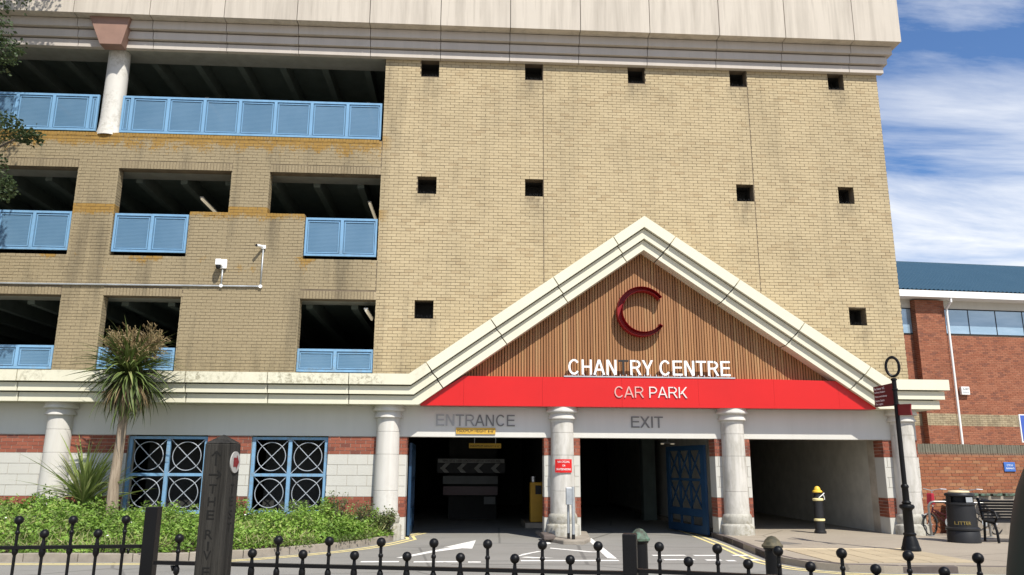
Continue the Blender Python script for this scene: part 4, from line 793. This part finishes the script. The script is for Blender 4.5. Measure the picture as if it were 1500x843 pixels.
for i in range(7): zz = .46+i*.058; yy = .25+(zz-.42)*.26; MB().obox((.75, yy, zz), (.78, .012, .021), (Vector((1, 0, 0)), Vector((0, .97, .25)).normalized(), Vector((0, -.25, .97)).normalized())).build('back_slat', 'black_matt', t)
for i in range(6): MB().box(-.03, 1.53, -.19+i*.072, -.135+i*.072, .40+.004*i, .425+.004*i).build('seat_slat', 'black_matt', t)
t = thing('info_post', 'grey control box on two grey posts in front of the second column', 'post', (2.28, -1.45, -.05)); MB().cyl((-.03, 0, -.1), (-.03, 0, 1.10), .028, None, 12).build('post', 'galv', t); MB().cyl((.06, -.12, -.1), (.06, -.12, 1.12), .033, None, 12).build('post', 'galv', t)
MB().box(-.09, .05, -.14, -.04, .74, 1.10).build('box', 'galv', t, bevel=.01)
MB().cyl((-.03, 0, -.1), (-.03, 0, .15), .031, None, 12).build('sleeve', 'rubber', t); MB().cyl((.06, -.12, -.1), (.06, -.12, .13), .036, None, 12).build('sleeve', 'rubber', t)
o = MB().box(1.72, 1.98, -1.35, -.55, -.06, .05).build('kerb_block', 'kerb_dark', bevel=.03); o['label'] = 'dark broken kerb block at the foot of the second column'; o['category'] = 'kerb block'
def castbollard(x, y, label, cap, sz):
    t = thing('cast_bollard', label, 'bollard', (x, y, 0), 0, 'cast iron bollards behind the railings'); t.scale.z = sz
    MB().lathe([(.11, 0), (.11, .08), (.09, .12), (.078, .2), (.075, .76), (.088, .775), (.088, .79)], n=24).build('shaft', 'black_iron', t); MB().lathe([(.075, .785), (.10, .79), (.102, .81), (.085, .825), (.07, .86), (.035, .895), (.001, .905)], n=24).build('cap', cap, t)
castbollard(1.74, -10.95, 'black cast bollard with the greener domed cap, left of the two', 'verdigris', 1.0); castbollard(3.02, -11.1, 'black cast bollard with a dull brown domed cap, right of the two', 'rusty_cap', .935)
# ---- iron railings in three straight lengths
Fc = thing('iron_railing', 'black iron railings with ball finials along the near pavement', 'railing', (0, -14.3, 0))
MBAR = {}
def bar_mesh(h):
    k = round(h, 3)
    if k not in MBAR:
        b = MB().cyl((0, 0, -1.0), (0, 0, -.02), .0088, .0088, 10).lathe([(.0088, -.165), (.014, -.155), (.0165, -.145), (.0125, -.135), (.0088, -.12)], (0, 0, .0), 10) if False else MB().cyl((0, 0, .06-k), (0, 0, -.02), .0088, None, 10)
        MBAR[k] = (b, )
    return MBAR[k][0]
tall_bar = MB().cyl((0, 0, -1.03), (0, 0, -.02), .009, None, 10).lathe([(.009, -.082), (.0135, -.076), (.0135, -.066), (.009, -.06)], n=10).lathe([(.009, -.20), (.0175, -.185), (.0175, -.165), (.009, -.145)], n=10).mesh('bar', 'black_iron')
short_bar = MB().cyl((0, 0, -.95), (0, 0, -.02), .009, None, 10).lathe([(.009, -.135), (.0185, -.115), (.0185, -.09), (.0105, -.05), (.009, -.03)], n=10).mesh('bar', 'black_iron')
ball = MB().sphere((0, 0, 0), .0262, 16, 10).mesh('finial', 'black_iron')
def length(P0, ang, zt, zs, zr, i0, i1, ends):
    d = Vector((math.cos(ang), math.sin(ang), 0)); base = Vector((P0[0], P0[1], 0)); at = lambda i, z: base+d*(.3*i)+Vector((0, 0, z))-Vector((0, -14.3, 0))
    i = math.ceil(i0*2)/2
    while i <= i1:
        tall = abs(i-round(i)) < .01
        if not any(abs(i-e) < .2 for e in ends):
            b = link('bar', tall_bar if tall else short_bar, Fc, at(i, zt if tall else zs)); link('finial', ball, b, (0, 0, 0))
        i += .5
    for z, hgt in ((zr, .0095), (.12, .0095)): MB().bar(at(i0, z), at(i1, z), .036, hgt*2).build('rail', 'black_iron', Fc)
length((-2.651, -13.959), R(5.8), 1.173, 1.094, 1.018, -5, 2.44, (2.5,)); length((-1.047, -14.278), R(-10.96), 1.086, 1.013, .952, -2.45, 6.45, (-2.5, 6.5)); length((1.039, -14.674), R(-21.49), 1.087, 1.018, .962, -.42, 9, (-.5,))
for x, y, zt, a, w in ((-1.875, -13.95, 1.252, 2, .036), (.893, -14.62, 1.15, -16, .037)):
    q = MB().obox((0, 0, zt/2), (w, .045, zt/2), (Vector((1, 0, 0)), Vector((0, 1, 0)), Vector((0, 0, 1)))); o = q.build('post', 'black_iron', Fc, (x, y+14.3, 0), .004); o.rotation_euler.z = R(a)
for x, y, z in ((-2.02, -13.90, 1.005), (-1.66, -14.16, .938)): MB().cyl((0, 0, 0), (0, 0, -.03), .014, .004, 8).build('rail_bracket', 'black_iron', Fc, (x, y+14.3, z))
# ---- oak waymark post
t = thing('wooden_post', 'dark weathered oak waymark post carved TO THE RIVER', 'post', (-1.205, -14.93, 0), R(-9)); h = .064
q = MB().box(-h, h, -h, h, 0, 1.605); q.build('shaft', 'oak_post', t, bevel=.006); MB().add([(-h, -h, 1.606), (h, -h, 1.606), (h, h, 1.606), (-h, h, 1.606), (0, 0, 1.65)], [(0, 1, 4), (1, 2, 4), (2, 3, 4), (3, 0, 4), (3, 2, 1, 0)]).build('pointed_top', 'oak_post', t)
yy = -h-.0006; ar = MB()
ar.box(-.004, .004, yy-.0012, yy, 1.50, 1.565).bar((-.022, yy-.0005, 1.545), (0, yy-.0005, 1.567), .007, .0012, (0, 1, 0)).bar((.022, yy-.0005, 1.545), (0, yy-.0005, 1.567), .007, .0012, (0, 1, 0)); ar.build('carved_arrow', 'carved', t)
ar = MB().box(-.03, .03, yy-.0012, yy, 1.452, 1.459).bar((.012, yy-.0005, 1.475), (.032, yy-.0005, 1.4555), .007, .0012, (0, 1, 0)).bar((.012, yy-.0005, 1.436), (.032, yy-.0005, 1.4555), .007, .0012, (0, 1, 0)); ar.build('carved_arrow', 'carved', t)
for ch, z in zip('THERIVER', (1.368, 1.308, 1.246, 1.156, 1.102, 1.060, .985, .905)):
    w = .004 if ch == 'I' else .019; text(ch, -w-.004, w-.004, z, z+.042, yy, 'carved', t, .0012, 'carved_letter')
Mr = Matrix.Rotation(R(90), 4, 'Z')
for ch, z in zip('TEST', (1.368, 1.308, 1.246, 1.186)): text(ch, -.019, .019, z, z+.042, yy, 'carved', t, .0012, 'carved_letter', M=Mr)
disc = MB().cyl((h+.001, 0.0, 1.515), (h+.007, 0.0, 1.515), .052, None, 28); bd = disc.build('waymark_disc', 'disc_grey', t)
q = MB(); pts = [(-.038, -.02), (-.005, -.02), (-.005, -.036), (.038, 0), (-.005, .036), (-.005, .02), (-.038, .02)]
pts = [(-.026, -.022), (.008, -.022), (.008, -.036), (.036, 0), (.008, .036), (.008, .022), (-.026, .022)]
q.add([(h+.0085, a, 1.515+b) for a, b in pts], [tuple(range(7))]); q.build('waymark_arrow', 'plate_red', bd)
t = thing('green_bin', 'dark green round-topped bin cut off by the right edge of the frame', 'bin', (2.545, -16.0, 0))
MB().lathe([(.47, 0), (.46, .6), (.44, .95), (.418, 1.112), (.383, 1.292), (.35, 1.418), (.315, 1.5), (.25, 1.565), (.14, 1.61), (.001, 1.625)], n=56).build('body', 'dark_green_paint', t)
MB().lathe([(.445, .90), (.455, .91), (.452, .93), (.44, .94)], n=56).build('lid_seam', 'dark_green_paint', t)

# ================================================================ PLANTING
BED = KL[1:]+[(-1.43, -.3), (-11, -.3)]
def bedz(x, y): return .0+.16*max(0, min(1, (y+4.7)/4))
MB().slab([(x, y) for x, y in offset(KL[1:], .12)]+[(-1.5, -.45), (-11, -.45)], -.3, .0).build('planting_bed', 'soil', None, kind='structure')
kx = np.array([p[0] for p in KL]); ky = np.array([p[1] for p in KL])
def leaves(P, size, up=.5, asp=.55):
    """leaf-shaped quads (folded rhombi) at points P with random orientation"""
    n = len(P); a = rng.normal(size=(n, 3)); a[:, 2] = a[:, 2]*.5+up*.2; a /= np.linalg.norm(a, axis=1)[:, None]; b = rng.normal(size=(n, 3)); b = np.cross(a, b); b /= np.linalg.norm(b, axis=1)[:, None]
    nrm = np.cross(a, b); fl = np.where(nrm[:, 2] < 0, -1, 1)[:, None]; s = (size*rng.uniform(.6, 1.35, n))[:, None] if np.isscalar(size) else size[:, None]*rng.uniform(.6, 1.35, n)[:, None]
    V = np.stack([P, P+a*s*.5+b*s*asp*.5+nrm*fl*s*.06, P+a*s, P+a*s*.5-b*s*asp*.5+nrm*fl*s*.06], 1); return V.reshape(-1, 3), np.arange(4*n).reshape(-1, 4)
hx = [-12, -10.3, -9.6, -8.8, -8, -7.2, -6.3, -5.2, -4.2, -3.2, -2.5, -1.8, -1.2]; hz = [.62, .55, .62, .75, .62, .48, .40, .47, .42, .44, .48, .32, .12]
n = 50000; X = rng.uniform(-11.5, -1.3, n); yk = np.interp(X, kx, ky)+.10; Y = yk+(-.52-yk)*rng.uniform(0, 1, n)**1.0
clump = np.zeros(n); ccx = rng.uniform(-11.5, -1.3, 260); ccy = rng.uniform(-4.7, -.5, 260); cch = rng.uniform(.0, .44, 260)**1.0; ccr = rng.uniform(.12, .36, 260)
for a, b, c, d in zip(ccx, ccy, cch, ccr): clump = np.maximum(clump, c*np.exp(-((X-a)**2+(Y-b)**2)/d**2))
front = np.clip((Y-yk)/.7, 0, 1)**.6; top = (.06+(np.interp(X, hx, hz)-.16)*np.clip((Y-yk)/2.4, 0, 1)**.7+clump)*front+.03; keep = (front > .02); Z = np.maximum(.03, top*(1-rng.uniform(0, 1, n)**1.6*.75))
P = np.stack([X, Y, Z], 1)[keep]; V, F = leaves(P, .074); link('ground_cover', np_mesh('ground_cover', V, F, 'ground_leaf'), None, kind='stuff', label='bright green leafy ground cover filling the planting bed', category='ground cover')
n = 4200; X = rng.uniform(-11.4, -1.5, n); yk = np.interp(X, kx, ky); Y = yk+.12+rng.uniform(0, 1, n)**1.6*2.6; m_ = (Y < -.55) & (np.sin(X*3.1)+np.sin(X*1.3+Y*2) > -.2); f_h = np.clip((Y-yk)/2.4, 0, 1)**.7
P = np.stack([X, Y, .04+np.interp(X, hx, hz)*.72*f_h], 1)[m_]; V, F = leaves(P, .20, up=5, asp=.07); link('grass_tufts', np_mesh('grass_tufts', V, F, 'dry_grass'), None, kind='stuff', label='pale grass blades among the bed plants', category='grass')
hw = rng.integers(0, 260, 170); Ps = []
for k in hw:
    m_ = rng.integers(20, 60); hh = rng.uniform(.15, .42); b = np.array((ccx[k]+rng.normal(0, .2), ccy[k]+rng.normal(0, .2), 0)); yk_ = np.interp(b[0], kx, ky)
    if b[1] < yk_+.35 or b[1] > -.55: continue
    zz = (.1+np.interp(b[0], hx, hz)*.55*np.clip((b[1]-yk_)/2.4, 0, 1)**.7); u = rng.uniform(0, 1, m_); lean = rng.normal(0, .12, 2); Ps.append(np.stack([b[0]+lean[0]*u+rng.normal(0, .035, m_), b[1]+lean[1]*u+rng.normal(0, .035, m_), zz+hh*u], 1))
V, F = leaves(np.concatenate(Ps), .075, up=1.5, asp=.35); link('tall_weeds', np_mesh('tall_weeds', V, F, 'weed_leaf'), None, kind='stuff', label='taller loose weeds rising out of the ground cover', category='weeds')
# straying weeds over the kerb and at the bed's right end
n = 2600; t_ = rng.uniform(0, 1, n); i_ = rng.integers(1, len(KL)-1, n); base = np.array(KL)[i_]+(np.array(KL)[np.minimum(i_+1, len(KL)-1)]-np.array(KL)[i_])*t_[:, None]; P = np.stack([base[:, 0]+rng.normal(0, .05, n), base[:, 1]+.10+rng.normal(0, .08, n), rng.uniform(.02, .14, n)], 1)
m_ = np.sin(P[:, 0]*5.3)+np.sin(P[:, 0]*2.1+1) > .35; V, F = leaves(P[m_], .05); link('kerb_weeds', np_mesh('kerb_weeds', V, F, 'shrub_leaf'), None, kind='stuff', label='small weeds straggling over the bed kerb', category='weeds')
def shrub(label, x, y, h, w, n, mat, twig='tree_bark', flowers=0):
    t = thing('shrub', label, 'shrub', (x, y, .03)); sm_ = MB(); tips = []
    for k in range(16):
        a = random.uniform(0, 2*PI); r = random.uniform(.2, 1)*w; p = [(0, 0, 0), (r*.45*math.cos(a), r*.45*math.sin(a), h*.5), (r*math.cos(a), r*math.sin(a), h*random.uniform(.75, 1.05))]; sm_.tube(p, [.008, .006, .003], 5); tips.append(p)
    sm_.build('stem', twig, t); tips = np.array(tips); i = rng.integers(0, len(tips), n); u = rng.uniform(.25, 1, n)[:, None]; P = np.where(u < .5, tips[i, 0]+(tips[i, 1]-tips[i, 0])*u*2, tips[i, 1]+(tips[i, 2]-tips[i, 1])*(u*2-1))+rng.normal(0, .05, (n, 3))
    V, F = leaves(P, .055); link('foliage', np_mesh('foliage', V, F, mat), t)
    if flowers:
        q = MB()
        for k in range(flowers): a = tips[random.randrange(16), 2]; q.sphere((a[0]+random.uniform(-.1, .1), a[1]-.08, a[2]*random.uniform(.7, 1)), .022, 6, 4)
        q.build('flowers', 'white_petal', t)
shrub('brown-tinged shrub below the right window grille', -5.0, -1.0, .72, .35, 900, 'shrub_leaf'); shrub('dark twiggy shrub before the red brick beside the first entrance column', -2.75, -.95, .86, .28, 420, 'shrub_leaf')
shrub('leafy green shrub below the left window grille', -6.1, -1.5, .62, .35, 1100, 'ground_leaf', flowers=2); shrub('bushy green shrub at the right end of the bed beside the entrance', -1.75, -1.05, .48, .33, 1300, 'shrub_leaf'); shrub('thin-stemmed shrub at the foot of the first column', -2.2, -1.2, .75, .25, 420, 'shrub_leaf')
shrub('small shrub at the far left against the pale wall', -10.2, -1.2, .82, .3, 500, 'shrub_leaf')
q = MB()
for k in range(9):
    x = random.uniform(-10, -2); y = np.interp(x, kx, ky)+random.uniform(.5, 2.2); q.sphere((x, y, np.interp(x, hx, hz)*min(1, (y-np.interp(x, kx, ky))/2.4)+.14), .022, 6, 4, .6)
o = q.build('bed_flowers', 'white_petal'); o['kind'] = 'stuff'; o['label'] = 'scattered small white flowers in the ground cover'; o['category'] = 'flowers'
# ---- strap leaves: cabbage palm and the smaller spiky plant
def strap(L, w, droop, n=7):
    vs = []; x = z = 0; a = R(8)
    for i in range(n):
        t_ = i/(n-1); ww = w*(.55+.9*t_*(1-t_)*2)*(1-t_**3); vs += [(x-.0, -ww/2, z+ww*.18), (x, 0, z), (x, ww/2, z+ww*.18)]
        a -= droop/(n-1)*(.5+t_); x += L/(n-1)*math.cos(a); z += L/(n-1)*math.sin(a)
    return np.array(vs), [f for i in range(n-1) for f in ((3*i, 3*i+3, 3*i+4, 3*i+1), (3*i+1, 3*i+4, 3*i+5, 3*i+2))]
def strap_mesh(name, L, w, droop, mat): V, F = strap(L, w, droop); return np_mesh(name, V, np.array(F), mat, True)
T = thing('cabbage_palm', 'tall cabbage palm with a shaggy head and pale trunk before the left windows', 'palm tree', (-7.22, -1.85, 0))
MB().tube([(.0, 0, -.1), (.02, 0, .3), (-.01, 0, 1.1), (.02, .01, 2.0), (.05, 0, 3.3)], [.165, .13, .105, .092, .088], 14).build('trunk', 'palm_bark', T)
protos = [strap_mesh('leaf', L, w, R(d), 'strap_leaf') for L, w, d in ((1.22, .056, 45), (1.16, .052, 70), (1.2, .054, 25), (1.12, .058, 90))]; dry = [strap_mesh('leaf', L, w, R(d), 'dry_leaf') for L, w, d in ((1.0, .034, 60), (.9, .030, 90))]
def place_leaf(me, parent, c, az_, el_, s=1): o = link('leaf', me, parent, c); o.rotation_euler = (random.uniform(-.5, .5), -el_, az_); o.scale = (s, s, s); return o
for k in range(292):
    f = random.random(); el_ = R(72-150*f+random.uniform(-8, 8)); az_ = random.uniform(0, 2*PI); c = (.05+.08*math.cos(az_), .08*math.sin(az_), 3.5-.22*f+random.uniform(-.08, .08))
    d = f > .70 and random.random() < .55
    place_leaf(random.choice(dry) if d else random.choice(protos), T, c, az_, el_, random.uniform(.8, 1.05))
VS, FS, nn = [], [], 0
for k in range(330):
    f = random.random(); V, F = strap(random.uniform(.7, 1.0), .042, R(random.uniform(20, 80))); el_ = R(74-150*f); az_ = random.uniform(0, 2*PI); M_ = Matrix.Translation((.05, 0, 3.48-.22*f)) @ Matrix.Rotation(az_, 4, 'Z') @ Matrix.Rotation(-el_, 4, 'Y')
    VS.append(np.array([M_ @ Vector(v) for v in V])); FS.append(np.array(F)+nn); nn += len(V)
link('inner_leaves', np_mesh('inner_leaves', np.concatenate(VS), np.concatenate(FS), 'strap_leaf', True), T, kind='stuff')
VS, FS, nn = [], [], 0
for k in range(260):
    V, F = strap(random.uniform(.5, .9), .024, R(random.uniform(10, 60)), 5); el_ = R(-random.uniform(35, 80)); az_ = random.uniform(0, 2*PI); M_ = Matrix.Translation((.05+.12*math.cos(az_), .12*math.sin(az_), 3.25)) @ Matrix.Rotation(az_, 4, 'Z') @ Matrix.Rotation(-el_, 4, 'Y')
    VS.append(np.array([M_ @ Vector(v) for v in V])); FS.append(np.array(F)+nn); nn += len(V)
link('dead_skirt', np_mesh('dead_skirt', np.concatenate(VS), np.concatenate(FS), 'dry_leaf', True), T, kind='stuff')
VS, FS, nn = [], [], 0                                        # branching flower sprays on top
for k in range(12):
    az_ = random.uniform(0, 2*PI) if k > 3 else R((-10, 20, 170, 60)[k]); tilt = random.uniform(.15, .95); L = random.uniform(.65, .92); ax = Vector((math.cos(az_)*math.sin(tilt), math.sin(az_)*math.sin(tilt), math.cos(tilt))); o0 = Vector((.05, 0, 3.45))
    for b in range(34):
        s0 = random.uniform(.35, 1); p = o0+ax*(L*s0); d = (ax*.5+Vector((random.gauss(0, .6), random.gauss(0, .6), random.gauss(.1, .5)))).normalized(); l = .36*(1.2-s0*.55)
        for c_ in range(9):
            q0 = p+d*(l*random.random()); e = (d+Vector((random.gauss(0, .7), random.gauss(0, .7), random.gauss(0, .7)))).normalized()*.085; sd = e.orthogonal().normalized()*.006
            VS.append(np.array([q0-sd, q0+sd, q0+e+sd, q0+e-sd])); FS.append(np.array([(0, 1, 2, 3)])+nn); nn += 4
        sd = d.orthogonal().normalized()*.005; VS.append(np.array([p-sd, p+sd, p+d*l+sd, p+d*l-sd])); FS.append(np.array([(0, 1, 2, 3)])+nn); nn += 4
link('flower_spray', np_mesh('flower_spray', np.concatenate(VS), np.concatenate(FS), 'panicle'), T, kind='stuff')
Y_ = thing('spiky_plant', 'low spiky yucca-like plant between the round column and the palm trunk', 'plant', (-7.95, -1.5, .42)); yl = [strap_mesh('leaf', L, w, R(d), 'yucca_leaf') for L, w, d in ((1.3, .064, 30), (1.15, .058, 60), (1.5, .062, 18))]
MB().tube([(0, 0, -.3), (0, 0, .35)], [.07, .05], 8).build('stem', 'palm_bark', Y_)
for k in range(130):
    f = random.random(); az_ = random.uniform(0, 2*PI); place_leaf(random.choice(yl), Y_, (0, 0, .1+.3*random.random()), az_, R(86-70*f), random.uniform(.75, 1.12))
# ---- tree reaching in at the upper left
K = thing('street_tree', 'leafy tree reaching in at the upper left corner', 'tree', (-12.6, -2.2, 0))
tr = MB().tube([(0, 0, -.2), (.05, 0, 3), (-.05, .1, 6.5), (.1, 0, 10), (.2, 0, 14)], [.26, .22, .17, .11, .03], 10)
CL = [(.3, 0, 15.2, 1.6), (-.8, .3, 13.4, 1.8), (1.3, -.2, 14.2, 1.25), (2.2, -.1, 15.0, .8), (1.5, -.5, 12.2, 1.15), (-1, -.6, 10.6, 1.9), (1.55, -.3, 10.6, 1.0), (2.2, -.4, 10.4, .42), (1.6, -.5, 8.6, 1.0), (2.6, -.5, 8.55, .42), (3.15, -.5, 8.35, .26), (2.3, -.4, 7.6, .5), (2.75, -.5, 7.15, .3), (1.2, -.2, 7.0, .9), (-1.2, .1, 8.0, 1.5), (0, -.9, 9.4, 1.3)]
for cx, cy, cz, cr_ in CL: tr.tube([(0, 0, cz-1.6-.25*abs(cx)), (cx*.55, cy*.5, cz-.55), (cx, cy, cz+.1)], [.07, .04, .012], 6)
tr.build('trunk', 'tree_bark', K); Ps = []
for cx, cy, cz, cr_ in CL:
    n = int(1500*cr_**2)+350; d = rng.normal(size=(n, 3)); d /= np.linalg.norm(d, axis=1)[:, None]; rr = cr_*rng.uniform(.15, 1, n)**.5; sub = np.sin(d[:, 0]*5+cx)*np.sin(d[:, 1]*6)*np.cos(d[:, 2]*5+cz); kp = sub+rng.uniform(-.4, .6, n) > -.05; Ps.append((np.array((cx, cy, cz))+d*(rr*(1+.25*sub))[:, None]*np.array((1, .8, .85)))[kp])
V, F = leaves(np.concatenate(Ps), .085, asp=.65); link('crown', np_mesh('crown', V, F, 'tree_leaf'), K)
